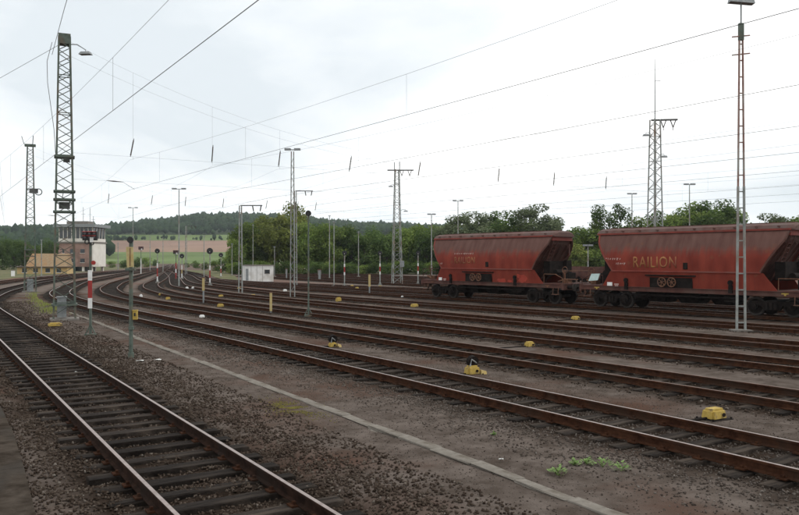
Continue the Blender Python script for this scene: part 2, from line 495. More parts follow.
# ------------------------------------------------------------------ track plan: centre line X as a function of Y
PLAN = {
    0: [(-15, -1.45), (55, -1.45), (75, 1.2), (97, 6.0), (115, 11.3), (150, 24.6), (200, 45.5), (260, 69.6), (420, 117.0)],
    1: [(-15, 3.16), (50, 3.16), (60, 3.6), (75, 6.0), (97, 11.0), (114.5, 15.9), (150, 27.5), (200, 47.0), (260, 70.0), (420, 117.0)],
    2: [(-15, 11.5), (6, 10.7), (20, 10.25), (34, 9.7), (50, 8.95), (59, 9.0), (66, 9.45), (72, 10.35), (78.5, 11.7), (100, 16.6), (150, 32.5), (200, 50.5), (260, 72.0), (420, 118.4)],
    3: [(-10, 16.2), (9, 15.27), (21.5, 14.55), (31, 14.05), (54, 12.9), (66, 13.5), (77, 15.3), (94, 19.6), (150, 37.0), (200, 53.5), (260, 72.5), (420, 118.4)],
    4: [(-5, 21.6), (12, 20.0), (27, 18.6), (41, 17.4), (60, 17.0), (75, 18.9), (87.5, 21.9), (100, 25.9), (110, 29.0), (161, 44.0), (265, 73.9), (420, 118.4)],
    5: [(0, 26.3), (14.5, 24.65), (34, 22.5), (60, 21.0), (80, 22.9), (95, 26.9), (120, 33.7), (160, 43.7), (265, 73.9)],
    6: [(5, 32.0), (18, 30.3), (41, 27.0), (60, 25.4), (85, 27.1), (100, 30.5), (125, 37.3), (190, 52.3), (265, 73.9)],
    7: [(5, 38.1), (23, 35.8), (46, 32.9), (65, 31.0), (90, 31.6), (110, 35.4), (140, 43.4), (210, 58.4), (285, 79.7)],
    8: [(10, 43.0), (40, 38.7), (70, 35.2), (85, 33.7), (100, 34.2), (115, 36.7), (140, 43.4), (210, 58.4)],
    9: [(15, 47.7), (45, 43.3), (65, 39.6), (80, 36.2), (92, 34.3), (105, 34.9), (115, 36.7), (140, 43.4)],
    10: [(20, 52.5), (50, 48.2), (80, 45.6), (105, 45.5), (126, 46.5)],
    11: [(25, 57.5), (60, 52.4), (90, 51.0), (115, 51.5), (128, 52.0)],
    12: [(30, 62.5), (65, 57.4), (95, 56.2), (120, 57.0), (132, 57.5)],
    13: [(34, 67.5), (70, 62.4), (100, 61.6), (125, 62.5), (136, 63.0)],
    14: [(38, 72.5), (74, 67.6), (104, 67.0), (130, 68.5), (140, 69.0)],
}

def smooth_plan(pts, sig):
    y0, y1 = pts[0][0], pts[-1][0]
    ys = np.arange(y0, y1 + 0.01, 0.5)
    py = np.array([p[0] for p in pts]); px = np.array([p[1] for p in pts])
    pad = int(sig * 8)
    s0 = (px[1] - px[0]) / (py[1] - py[0]); s1 = (px[-1] - px[-2]) / (py[-1] - py[-2])
    ye = np.arange(y0 - pad * 0.5, y1 + pad * 0.5 + 0.01, 0.5)
    xe = np.interp(ye, py, px)
    xe = np.where(ye < y0, px[0] + s0 * (ye - y0), xe)
    xe = np.where(ye > y1, px[-1] + s1 * (ye - y1), xe)
    k = np.arange(-pad, pad + 1) * 0.5
    g = np.exp(-k * k / (2 * sig * sig)); g /= g.sum()
    xs = np.convolve(xe, g, mode='same')
    lo = int(round((y0 - ye[0]) / 0.5))
    return ys, xs[lo:lo + len(ys)]

TRK = {i: smooth_plan(p, 3.5 if i > 3 else 2.8) for i, p in PLAN.items()}

def tx(i, y):
    return float(np.interp(y, TRK[i][0], TRK[i][1]))

def tdir(i, y):
    dx = tx(i, y + 0.5) - tx(i, y - 0.5)
    return Vector((dx, 1.0, 0)).normalized()

# ------------------------------------------------------------------ ground
def ground_z(x, y):
    x = np.asarray(x, float); y = np.asarray(y, float)
    z = -0.205 + 0.03 * (vnoise(x, y, 1.7, 1) - 0.5) + 0.022 * (vnoise(x, y, 0.45, 2) - 0.5)
    # the ballast of the near track is low between its sleepers
    d1 = np.abs(x - np.interp(y, *TRK[1]))
    z = z - 0.035 * np.clip((2.1 - d1) / 0.5, 0, 1)
    z = z + 0.075 * np.clip((d1 - 0.85) / 0.3, 0, 1) * np.clip((2.3 - d1) / 0.6, 0, 1) * np.clip((vnoise(x, y, 0.55, 8) - 0.35) / 0.4, 0, 1)
    z = z + 0.05 * np.clip((vnoise(x, y, 0.3, 11) - 0.6) / 0.3, 0, 1) * (d1 < 0.9)
    for i in (2, 3):
        d = np.abs(x - np.interp(y, *TRK[i]))
        z = z - 0.012 * np.clip((1.2 - d) / 0.3, 0, 1)
    # beds of the further tracks stand a hand above the paths
    return z

def bed_of(x, y):
    b = np.zeros_like(x)
    for i in TRK:
        d = np.abs(x - np.interp(y, TRK[i][0], TRK[i][1], left=1e4, right=1e4)) + 0.5 * (vnoise(x, y, 0.7, 20 + i) - 0.5)
        b = np.maximum(b, np.clip((1.75 - d) / 0.6, 0, 1))
    return b

def grid_obj(name, xs, ys, zf, material):
    X, Y = np.meshgrid(xs, ys)
    Z = zf(X, Y)
    V = np.stack([X.ravel(), Y.ravel(), Z.ravel()], 1)
    nx, ny = len(xs), len(ys)
    i = np.arange(ny - 1)[:, None] * nx + np.arange(nx - 1)[None, :]
    F = np.stack([i, i + 1, i + 1 + nx, i + nx], -1).reshape(-1, 4)
    return struct(link(name, np_mesh(name, V, F, material, bed_of(X.ravel(), Y.ravel()), smooth=True)))

def yard_z(X, Y):
    z = ground_z(X, Y)
    edge = np.minimum.reduce([X + 6, 36 - X, Y + 2, 72 - Y])
    return np.where(edge < 0.6, z - 0.35 * (1 - np.clip(edge / 0.6, 0, 1)), z)

grid_obj('yard_ground', np.arange(-6, 36.01, 0.22), np.arange(-2, 72.01, 0.22), yard_z, 'yard_soil')
# the wide ground sheet reaches far beyond the yard
def wide_z(X, Y):
    inside = (X > -5.5) & (X < 35.5) & (Y > -1.5) & (Y < 71.5)
    return np.where(inside, -0.34, -0.235 + 0.03 * (vnoise(X, Y, 3.0, 5) - 0.5))
gx = np.concatenate([np.arange(-900, -60, 60), np.arange(-60, -4, 2), np.arange(-4, 84, 0.6), np.arange(84, 180, 3), np.arange(180, 1501, 60)])
gy = np.concatenate([np.arange(-300, -20, 40), np.arange(-20, 10, 2), np.arange(10, 175, 0.6), np.arange(175, 330, 3), np.arange(330, 1501, 60)])
grid_obj('ground', gx, gy, wide_z, 'far_soil')

# grass verges (thin raised sheets)
def verge(name, poly, z=-0.17):
    """a low grass-covered sheet with a skirt that runs into the ground"""
    bm = bmesh.new()
    top = [bm.verts.new((x, y, z)) for x, y in poly]
    low = [bm.verts.new((x, y, z - 0.4)) for x, y in poly]
    f = bm.faces.new(top)
    n = len(poly)
    for k in range(n):
        bm.faces.new((top[k], low[k], low[(k + 1) % n], top[(k + 1) % n]))
    bmesh.ops.recalc_face_normals(bm, faces=bm.faces[:])
    me = bpy.data.meshes.new(name); bm.to_mesh(me); bm.free()
    me.materials.append(MATS['grass_ground'])
    return struct(link(name, me))

def line_off(i, off, ys):
    return [(tx(i, y) + off, y) for y in ys]
verge('grass_verge', line_off(1, -9.0, range(80, 300, 10)) + [(-60, 300), (-60, 60), (-20, 60)])
verge('grass_verge', line_off(7, 2.2, range(100, 201, 10)) + [at_depth(222, 185), at_depth(232, 150), at_depth(236, 125), at_depth(238, 108)], -0.16)
verge('grass_verge', [at_depth(x, 148) for x in (235, 330, 430, 560, 680, 810)] + [at_depth(x, 260) for x in (810, 560, 330, 235)], -0.12)

# ------------------------------------------------------------------ the tracks
RAIL = [(-0.062, -0.16), (-0.062, -0.145), (-0.012, -0.128), (-0.010, -0.045), (-0.036, -0.036), (-0.035, -0.006), (-0.026, 0.0),
        (0.026, 0.0), (0.035, -0.006), (0.036, -0.036), (0.010, -0.045), (0.012, -0.128), (0.062, -0.145), (0.062, -0.16)]
RAIL_FAR = [(-0.06, -0.16), (-0.014, -0.13), (-0.036, -0.04), (-0.034, 0.0), (0.034, 0.0), (0.036, -0.04), (0.014, -0.13), (0.06, -0.16)]

def rail_mesh(i, side, y0, y1, prof, head, step):
    ys = np.arange(y0, y1 + 0.01, step)
    V = []
    n = len(prof)
    for y in ys:
        d = tdir(i, y); nrm = Vector((d.y, -d.x, 0))
        c = Vector((tx(i, y), y, 0)) + nrm * (side * 0.7525)
        for (u, z) in prof:
            V.append(c + nrm * u + Vector((0, 0, z)))
    F = []; M = []
    top = n // 2 - 1
    for k in range(len(ys) - 1):
        for j in range(n):
            F.append((k * n + j, k * n + (j + 1) % n, (k + 1) * n + (j + 1) % n, (k + 1) * n + j))
            M.append(1 if j == top else 0)
    me = bpy.data.meshes.new('rail')
    me.from_pydata([tuple(v) for v in V], [], F)
    me.materials.append(MATS['rail_dark' if i == 1 else 'rail_rust']); me.materials.append(MATS[head])
    me.polygons.foreach_set('material_index', M)
    me.update()
    return me

def sleeper_mesh(k, ln=2.5, wd=0.25, ht=0.16):
    r = random.Random(k)
    bm = bmesh.new()
    bmesh.ops.create_cube(bm, size=1.0)
    bmesh.ops.scale(bm, vec=(ln + r.uniform(-.06, .06), wd + r.uniform(-.02, .02), ht), verts=bm.verts)
    bmesh.ops.bevel(bm, geom=bm.edges[:], offset=0.012, segments=1, affect='EDGES')
    for v in bm.verts:
        v.co += Vector((r.uniform(-.012, .012), r.uniform(-.008, .008), r.uniform(-.006, .006)))
    me = bpy.data.meshes.new('sleeper'); bm.to_mesh(me); bm.free()
    me.materials.append(MATS['sleeper_wood'])
    return me
SLEEP = [sleeper_mesh(k) for k in range(6)]

TRACK_LABEL = {
    0: 'track curving away at the far left edge, passing before the yellow house',
    1: 'nearest railway track with dark wooden sleepers, running along the grey concrete strip',
    2: 'bright-railed track just beyond the concrete cable trough',
    3: 'third track from the left, first one beyond the large yellow lever box',
    4: 'fourth track of the yard, just beyond the plain yellow box in mid-yard',
    5: 'yard track passing directly in front of the tall ladder lamp mast',
    6: 'yard track between the tall ladder lamp mast and the red wagons',
    7: 'track on which the two red hopper wagons stand',
    8: 'first track hidden behind the red hopper wagons',
    9: 'second track behind the red hopper wagons',
    10: 'track behind the wagons carrying the low-sided wagons',
    11: 'fourth track behind the red wagons, fifth from the tree belt',
    12: 'third-last track of the yard before the tree belt',
    13: 'next-to-last track of the yard before the tree belt',
    14: 'farthest track of the yard, along the foot of the trees',
}
for i in PLAN:
    ys_all = TRK[i][0]
    y0, y1 = float(ys_all[0]) + 1.0, float(ys_all[-1]) - 1.0
    if i == 0: y0 = 2.0
    if i == 1: y0 = -2.0
    t = thing('railway_track', TRACK_LABEL[i], 'railway track', (0, 0, 0), group='parallel tracks of the yard')
    near = i in (1, 2, 3, 4)
    head = 'rail_head' if i in (1, 2) else 'rail_head_dull'
    for s in (-1, 1):
        link('rail', rail_mesh(i, s, y0, y1, RAIL if near else RAIL_FAR, head, 1.0 if near else 1.5), t)
    lim = {1: 62, 2: 60, 3: 52, 4: 44}.get(i, -99)
    rest = MB(); rest.use('sleeper_wood')
    plates = MB(); plates.use('rail_rust')
    y = y0 + 0.3; n = 0
    rr = random.Random(100 + i)
    while y < min(y1, 170):
        d = tdir(i, y); nrm = Vector((d.y, -d.x, 0)); rz = math.atan2(nrm.y, nrm.x)
        dz = rr.uniform(-.012, .006) - (0.006 if i > 1 else 0)
        x = tx(i, y) + rr.uniform(-.03, .03)
        jy = y + rr.uniform(-.03, .03)
        if y < lim and y > -1:
            o = link('sleeper', SLEEP[rr.randrange(6)], t, (x, jy, -0.243 + dz))
            o.rotation_euler = (rr.uniform(-.01, .01), 0, rz + rr.gauss(0, .014))
            if i in (1, 2) and y < 32:
                for s in (-1, 1):
                    c = Vector((tx(i, y), jy, 0)) + nrm * (s * 0.7525)
                    for q in (-1, 1):
                        plates.box((c.x + nrm.x * q * .105, c.y + nrm.y * q * .105, -0.150), (0.085, 0.15, 0.022), rz)
                        plates.box((c.x + nrm.x * q * .088, c.y + nrm.y * q * .088, -0.128), (0.035, 0.05, 0.05), rz)
        else:
            rest.box((x, jy, -0.243 + dz), (2.5, 0.25, 0.16), rz)
        y += 0.63 + rr.uniform(-.045, .045)
        n += 1
    if rest.v:
        o = rest.build('sleepers', None, t); o['kind'] = 'stuff'
    if plates.v:
        o = plates.build('rail_fastenings', None, t); o['kind'] = 'stuff'

# ------------------------------------------------------------------ ballast stones
CUBE = np.array([[-1, -1, -1], [1, -1, -1], [1, 1, -1], [-1, 1, -1], [-1, -1, 1], [1, -1, 1], [1, 1, 1], [-1, 1, 1]], float)
CF = np.array([[0, 3, 2, 1], [4, 5, 6, 7], [0, 1, 5, 4], [1, 2, 6, 5], [2, 3, 7, 6], [3, 0, 4, 7]])

def stones(name, x, y, z, size, material, label, rnd=None):
    n = len(x)
    base = CUBE[None] * rng.uniform(0.45, 1.0, (n, 8, 1))
    base = base * (np.stack([np.ones(n), rng.uniform(.6, 1, n), rng.uniform(.4, .8, n)], 1) * size[:, None])[:, None, :] * 0.62
    # random rotation
    q = rng.normal(size=(n, 4)); q /= np.linalg.norm(q, axis=1)[:, None]
    a, b, c, d = q.T
    M = np.stack([np.stack([a*a+b*b-c*c-d*d, 2*(b*c-a*d), 2*(b*d+a*c)], -1),
                  np.stack([2*(b*c+a*d), a*a-b*b+c*c-d*d, 2*(c*d-a*b)], -1),
                  np.stack([2*(b*d-a*c), 2*(c*d+a*b), a*a-b*b-c*c+d*d], -1)], 1)
    V = np.einsum('nij,nkj->nki', M, base) + np.stack([x, y, z], 1)[:, None, :]
    F = (np.arange(n)[:, None, None] * 8 + CF[None]).reshape(-1, 4)
    r = rng.beta(2, 2.6, n) if rnd is None else rnd
    o = link(name, np_mesh(name, V.reshape(-1, 3), F, material, np.repeat(r, 8)))
    o['kind'] = 'stuff'
    tag(o, label, 'gravel')
    return o

def scatter_band(i, y0, y1, half0, half1, dens, excl_rail=True):
    n = int((y1 - y0) * (half1 - half0) * dens)
    y = rng.uniform(y0, y1, n)
    x = np.interp(y, *TRK[i]) + rng.uniform(half0, half1, n)
    d = np.abs(np.abs(x - np.interp(y, *TRK[i])) - 0.7525)
    k = d > 0.07
    return x[k], y[k]

xs1, ys1 = [], []
for (ya, yb, dens) in ((2, 12, 400), (12, 20, 300), (20, 32, 190), (32, 60, 80)):
    a, b = scatter_band(1, ya, yb, -2.0, 2.2, dens); xs1.append(a); ys1.append(b)
    a, b = scatter_band(1, ya, yb, 2.2, 3.0, dens * 0.45); xs1.append(a); ys1.append(b)
x = np.concatenate(xs1); y = np.concatenate(ys1)
sz = rng.uniform(0.022, 0.042, len(x)) * (1 + 0.25 * (y > 20))
stones('ballast', x, y, ground_z(x, y) + sz * 0.25, sz, 'ballast_dark', 'dark brown crushed stone ballast around the nearest track')
xs1, ys1 = [], []
for (ya, yb, dens) in ((3, 14, 230), (14, 25, 170), (25, 55, 80)):
    a, b = scatter_band(2, ya, yb, -1.9, 1.6, dens); xs1.append(a); ys1.append(b)
    a, b = scatter_band(2, ya, yb, -2.8, -1.9, dens * 0.3); xs1.append(a); ys1.append(b)
x = np.concatenate(xs1); y = np.concatenate(ys1)
sz = rng.uniform(0.02, 0.036, len(x)) * (1 + 0.3 * (y > 20))
stones('ballast', x, y, ground_z(x, y) + sz * 0.2, sz, 'ballast_grey', 'grey stone ballast in the bright-railed second track')
xs1, ys1 = [], []
for i, ya, yb in ((3, 6, 55), (4, 10, 60), (5, 12, 60), (6, 16, 60)):
    a, b = scatter_band(i, ya, yb, -1.7, 1.6, 42); xs1.append(a); ys1.append(b)
x = np.concatenate(xs1); y = np.concatenate(ys1)
sz = rng.uniform(0.03, 0.055, len(x))
stones('ballast', x, y, ground_z(x, y) + sz * 0.2, sz, 'ballast_dark', 'dark brown stone ballast in the middle tracks of the yard')
# loose small stones on the walking paths
n = 26000
y = rng.uniform(3, 45, n) ** 1.0; y = 3 + (y - 3) * rng.uniform(0.3, 1, n)
x = rng.uniform(5.2, 14.5, n) + 0.0
sz = rng.uniform(0.008, 0.022, n)
stones('path_gravel', x, y, ground_z(x, y) + sz * 0.15, sz, 'ballast_grey', 'fine loose gravel on the path beside the cable trough')

# ------------------------------------------------------------------ concrete strip and cable trough
sy = np.array([-2.0, 1.5, 5.0, 7.5, 9.6, 12.0, 14.5, 17.5, 22.0, 30.0])
sx = np.array([0.70, 0.78, 0.92, 1.03, 1.15, 1.27, 1.37, 1.40, 1.40, 1.38])
pv_ = struct(bpy.data.objects.new('pavement', None)); COL.objects.link(pv_)
for k in range(len(sy) - 1):
    m = MB().use('platform_concrete')
    y0_, y1_ = sy[k] + .008, sy[k + 1] - .008
    zz = -.125 + random.uniform(-.006, .006)
    m.hexa([(-.35, y0_, -.3), (sx[k], y0_, -.3), (sx[k + 1], y1_, -.3), (-.35, y1_, -.3), (-.35, y0_, zz), (sx[k] - .01, y0_, zz), (sx[k + 1] - .01, y1_, zz), (-.35, y1_, zz)])
    m.build('slab', None, pv_)
tr = thing('cable_trough', 'long pale concrete cable trough running between the two nearest tracks', 'cable trough')
mbx = MB().use('concrete')
y = 2.0; k = 0
tyx = lambda yy: np.interp(yy, [0, 9, 20, 30, 37, 48], [6.90, 6.92, 6.95, 7.02, 7.10, 7.2])
cov = []
for q in range(4):
    bm = bmesh.new(); bmesh.ops.create_cube(bm, size=1)
    bmesh.ops.scale(bm, vec=(0.205, 0.997, 0.07), verts=bm.verts)
    bmesh.ops.bevel(bm, geom=bm.edges[:], offset=0.012, segments=1, affect='EDGES')
    for v in bm.verts:
        v.co += Vector((random.uniform(-.020, .020), random.uniform(-.006, .006), random.uniform(-.008, .008)))
    me = bpy.data.meshes.new('cover_slab'); bm.to_mesh(me); bm.free(); me.materials.append(MATS['trough_concrete']); cov.append(me)
while y < 46:
    sl = math.atan2(float(tyx(y + 1) - tyx(y)), 1)
    o = link('cover_slab', cov[k % 4], tr, (float(tyx(y + .5)) + random.uniform(-.012, .012), y + .5, -0.212 + random.uniform(-.012, .010)))
    o.rotation_euler = (random.uniform(-.012, .012), random.uniform(-.03, .03), -sl + random.uniform(-.015, .015))
    y += 1.0; k += 1
for s in (-1, 1):
    m2 = MB().use('trough_concrete')
    pts = [(float(tyx(yy)) + s * 0.135, yy, -0.262) for yy in np.arange(2, 46.1, 2)]
    for a, b in zip(pts[:-1], pts[1:]):
        m2.bar(a, b, 0.05, 0.08)
    m2.build('trough_wall', None, tr)

# ------------------------------------------------------------------ lattice masts
def lattice_parts(root, H, wb, wt, material, panels, bar=0.07, lace=0.035, separate=False, base=True):
    def corner(sx, sy, z):
        h = (wb + (wt - wb) * z / H) / 2
        return Vector((sx * h, sy * h, z))
    for sx in (-1, 1):
        for sy in (-1, 1):
            m = MB().use(material); m.bar(corner(sx, sy, 0), corner(sx, sy, H), bar); m.build('leg', None, root)
    # panel heights shrink with the width
    zs = [0.25]
    k = (wt / wb) ** (1.0 / panels)
    hs = np.array([k ** q for q in range(panels)]); hs = hs / hs.sum() * (H - 0.5)
    for h in hs:
        zs.append(zs[-1] + h)
    joined = MB().use(material)
    ph = 0
    for q in range(panels):
        z0, z1 = zs[q], zs[q + 1]
        for f, (A, B) in enumerate((((-1, -1), (1, -1)), ((1, -1), (1, 1)), ((1, 1), (-1, 1)), ((-1, 1), (-1, -1)))):
            if (q + f) % 2:
                A, B = B, A
            m = MB().use(material) if separate else joined
            m.bar(corner(*A, z0), corner(*B, z1), lace)
            if q % 5 == 4 or q == 0:
                m.bar(corner(*A, z1), corner(*B, z1), lace * 1.1)
            if separate:
                m.build('brace', None, root)
    if not separate:
        joined.build('bracing', None, root)
    if base:
        m = MB().use('concrete'); m.box((0, 0, -0.12), (wb * 1.35, wb * 1.35, 0.4)); m.build('foundation', None, root)
    return corner

def luminaire(root, a, tip, w=0.55, mat_arm='galvanised'):
    m = MB().use(mat_arm)
    a = Vector(a); tip = Vector(tip); mid = (a + tip) / 2 + Vector((0, 0, 0.18))
    m.tube([a, mid, tip + Vector((0, 0, .1)), tip], 0.025, 6)
    arm = m.build('lamp_arm', None, root)
    d = (tip - a); d.z = 0; d.normalize()
    b = MB().use('galvanised')
    b.hexa([tip + d * u + Vector((-d.y, d.x, 0)) * v + Vector((0, 0, z)) for z, g in ((-.13, 1.0), (.0, .7)) for u, v in ((-.25 * g * w * 2, -.16 * g), (.25 * g * w * 2, -.16 * g), (.25 * g * w * 2, .16 * g), (-.25 * g * w * 2, .16 * g))])
    b.build('lamp_head', None, root)

def insulator_mesh(ln=0.75):
    m = MB().use('wire_metal')
    m.tube([(0, 0, 0), (0, 0, -0.08)], 0.02, 6)
    m.use('insulator_brown')
    n = 9
    pts, rs = [], []
    for q in range(n):
        z = -0.08 - (ln - .16) * q / n
        pts += [(0, 0, z), (0, 0, z - (ln - .16) / n * .5)]; rs += [0.022, 0.042]
    pts.append((0, 0, -ln + .08)); rs.append(.03)
    m.tube(pts, rs, 8)
    m.use('wire_metal').tube([(0, 0, -ln + .08), (0, 0, -ln)], 0.02, 6)
    return m.mesh('insulator')
INS = insulator_mesh(0.95)

# near left mast: head-span mast A
GZ = -0.2
XA, YA = 6.1, 40.9
mA = thing('catenary_mast', 'tall green lattice mast standing near the left edge beside the nearest track', 'lattice mast', (XA, YA, GZ), R(-8))
HA = 13.9
cA = lattice_parts(mA, HA, 0.98, 0.50, 'mast_green', 30, 0.088, 0.034, separate=True)
m = MB().use('mast_green'); m.box((0, 0, HA - .12), (.56, .56, .5)); m.build('head_plate', None, mA)
for z in (0.75, 5.3, 5.9, 6.3, 8.0):
    hw = (0.98 + (0.5 - 0.98) * z / HA) / 2 + 0.07
    m = MB().use('mast_green')
    for s in (-1, 1):
        m.bar((-hw, s * hw, z), (hw, s * hw, z), .09); m.bar((s * hw, -hw + .05, z + .003), (s * hw, hw - .05, z + .003), .085)
    m.build('clamp_ring', None, mA)
m = MB().use('wire_metal'); m.box((0.0, 0.0, 5.6), (.5, .4, .28)); m.box((.1, .1, 7.9), (.3, .3, .25)); m.build('anchor_block', None, mA)
m = MB().use('galvanised'); m.box((-.12, -.05, .62), (.42, .5, .95)); m.box((-.12, -.05, 1.12), (.48, .56, .05)); m.build('cabinet', None, mA)
luminaire(mA, (.2, -.1, HA - .35), (.95, -.55, HA - .75), .6)
m = MB().use('yellow_paint'); m.box((0, 0, .06), (.55, .34, .10)); m.box((0, 0, .125), (.4, .22, .05))
X_, Y_ = survey(55, 326)
tag(m.build('marker_slab', None, None, (X_, Y_, GZ)), 'flat yellow slab lying at the foot of the near left lattice mast', 'marker')

# left far mast F, mast B, mast C
XF, YF = 8.55, 76.5
mF = thing('catenary_mast', 'green lattice mast farther back at the left edge, before the dark trees', 'lattice mast', (XF, YF, GZ), R(-10))
lattice_parts(mF, 13.2, 0.95, 0.45, 'mast_green', 24, 0.08, 0.036)
m = MB().use('mast_green'); m.box((0, 0, 13.2), (.9, .5, .2)); m.build('head_plate', None, mF)
m = MB().use('wire_metal'); m.bar((-.5, 0, 13.3), (-.7, 0, 14.0), .05); m.bar((.2, 0, 13.3), (.25, 0, 14.1), .06); m.box((.3, -.2, 9.1), (.7, .4, .4)); m.build('anchor_block', None, mF)
m = MB().use('wire_metal'); m.ring((.7, -.4, 9.0), (0, 1, 0), .28, .04); m.build('tension_wheel', None, mF)
m = MB().use('galvanised'); m.box((0.0, 0, .6), (.5, .45, 1.1)); m.build('cabinet', None, mF)
for z in (3.2, 3.8):
    m = MB().use('mast_green'); m.box((0, 0, z), (.92, .92, .09)); m.build('clamp_ring', None, mF)

XB, YB = at_depth(397, 88)
mBm = thing('catenary_mast', 'grey lattice mast with short cross arms at its top, standing left of the hopper wagons', 'lattice mast', (XB, YB, GZ), R(-20))
lattice_parts(mBm, 13.2, 1.05, 0.45, 'mast_grey', 24, 0.08, 0.034)
def cross_arm(root, z, x0, x1, hooks, rot=0):
    c, s = math.cos(rot), math.sin(rot)
    P = lambda u, zz: (u * c, u * s, zz)
    m = MB().use('wire_metal'); m.bar(P(x0, z), P(x1, z), .13); m.build('cross_arm', None, root)
    for h in hooks:
        m = MB().use('insulator_brown')
        m.tube([P(h - .22, z), P(h, z - .62)], .04, 6); m.tube([P(h + .22, z), P(h, z - .62)], .04, 6); m.tube([P(h, z - .6), P(h, z - .85)], .025, 6)
        m.build('v_insulator', None, root)
cross_arm(mBm, 13.1, -1.1, 1.9, (.55, 1.45), R(-12))
m = MB().use('galvanised'); m.tube([(-.3, 0, 13.1), (-.3, 0, 14.0)], .05, 6); m.tube([(.3, 0, 13.1), (.3, 0, 14.1)], .05, 6); m.build('top_spike', None, mBm)
luminaire(mBm, (-.2, 0, 11.2), (-.75, -.1, 11.3), .5)
luminaire(mBm, (.3, 0, 8.4), (1.0, -.1, 8.5), .5)
m = MB().use('galvanised'); m.box((.5, -.5, 2.4), (.4, .3, .7)); m.build('switch_box', None, mBm)

XC, YC = at_depth(655, 62)
mC = thing('catenary_mast', 'lattice mast with a tall thin antenna, rising behind the right hopper wagon', 'lattice mast', (XC, YC, GZ), R(-10))
lattice_parts(mC, 14.2, 1.0, 0.55, 'mast_grey', 28, 0.075, 0.032)
cross_arm(mC, 14.15, -.3, 1.75, (.65, 1.4), R(-30))
m = MB().use('galvanised'); m.tube([(0, 0, 14.0), (0, 0, 17.0), (0, 0, 19.1)], [.05, .035, .015], 6); m.bar((0, 0, 17.3), (.4, -.2, 17.3), .04); m.build('antenna', None, mC)
luminaire(mC, (-.3, 0, 12.9), (-.75, .2, 13.0), .5)
luminaire(mC, (.3, 0, 11.2), (.75, -.2, 11.3), .5)

# tall ladder lamp mast at the right
XL, YL = survey(741, 331)
mL = thing('lamp_mast', 'tall two-legged ladder mast with a lamp on top, in front of the right hopper wagon', 'lamp mast', (XL, YL, GZ), R(-32))
HL = 13.42
for s in (-1, 1):
    m = MB()
    m.use('mast_grey'); m.bar((s * .175, 0, 0), (s * .122, 0, 6.0), .07, .10)
    m.use('mast_red'); m.bar((s * .122, 0, 6.0), (s * .066, 0, HL - .9), .05, .09)
    m.build('leg', None, mL)
z = .35
while z < HL - 1.3:
    h = .175 - (.112) * z / HL
    m = MB().use('mast_grey' if z < 6 else 'mast_red'); m.bar((-h, 0, z), (h, 0, z), .035, .05); m.build('rung', None, mL)
    z += .68
m = MB().use('mast_green'); m.box((0, 0, HL - 1.0), (.2, .14, .7)); m.build('head_bracket', None, mL)
for z in (HL - 1.25, HL - 2.0):
    m = MB().use('mast_red'); m.bar((-.42, -.12, z), (.42, .12, z + .14), .05); m.build('step_bar', None, mL)
m = MB().use('galvanised'); m.tube([(0, 0, HL - .7), (0, 0, HL + .25)], .035, 8); m.build('lamp_pole', None, mL)
m = MB().use('galvanised')
m.hexa([(-.5, -.17, HL + .22), (.52, -.17, HL + .14), (.52, .17, HL + .14), (-.5, .17, HL + .22), (-.46, -.11, HL + .44), (.48, -.11, HL + .36), (.48, .11, HL + .36), (-.46, .11, HL + .44)])
m.build('lamp_head', None, mL)
m = MB().use('concrete'); m.box((0, 0, -.05), (.75, .6, .22)); m.build('foundation', None, mL)

# ------------------------------------------------------------------ overhead lines
WR = 0.0058
def wire(pts, r=WR, n=5):
    m = MB().use('wire_metal'); m.tube(pts, r, n); return m

def catenary(i, zc, zm, label, y0, supports, xoff):
    t = thing('overhead_line', label, 'overhead wire', group='overhead lines above the tracks')
    cp, mp_, drops = [], [], []
    for a, b in zip(supports[:-1], supports[1:]):
        (ya, xa), (yb, xb) = a, b
        n = max(2, int((yb - ya) / 5))
        for q in range(n):
            u = q / n; y = ya + (yb - ya) * u; x = xa + (xb - xa) * u
            sag = 0.55 * 4 * u * (1 - u)
            cp.append((x, y, zc)); mp_.append((x, y, zm - sag))
            if 0 < q and q % 2 == 0 and y > 4:
                drops.append(((x, y, zc), (x, y, zm - sag)))
    cp.append((supports[-1][1], supports[-1][0], zc)); mp_.append((supports[-1][1], supports[-1][0], zm))
    wire(cp).build('contact_wire', None, t)
    wire(mp_, 0.0034).build('messenger_wire', None, t)
    for a, b in drops:
        if a[1] < 90:
            wire([a, b], 0.0028, 4).build('dropper', None, t)
    return t
OL = {1: 'overhead line above the nearest track, crossing the upper left corner',
      2: 'overhead line above the second track, slanting to the top right corner',
      3: 'overhead line above the third track, next below the top right one',
      4: 'overhead line above the fourth track', 5: 'overhead line above the track in front of the ladder mast',
      6: 'overhead line above the track just before the wagons', 7: 'overhead line above the hopper wagons',
      8: 'overhead line above the first track behind the wagons', 9: 'overhead line above the second track behind the wagons'}
for i in range(1, 10):
    z0 = 5.75 if i == 1 else 6.35
    z1 = 7.35 if i == 1 else 7.9
    y0 = -14 if i < 4 else PLAN[i][0][0] + 1
    sup = []
    for y in (y0, 41.0, 76.5, 112, 160, 240):
        if y < TRK[i][0][-1]:
            sup.append((y, tx(i, max(y, TRK[i][0][0])) + (.12 if i % 2 else -.12)))
    catenary(i, z0, z1, OL[i], y0, sup, 0)

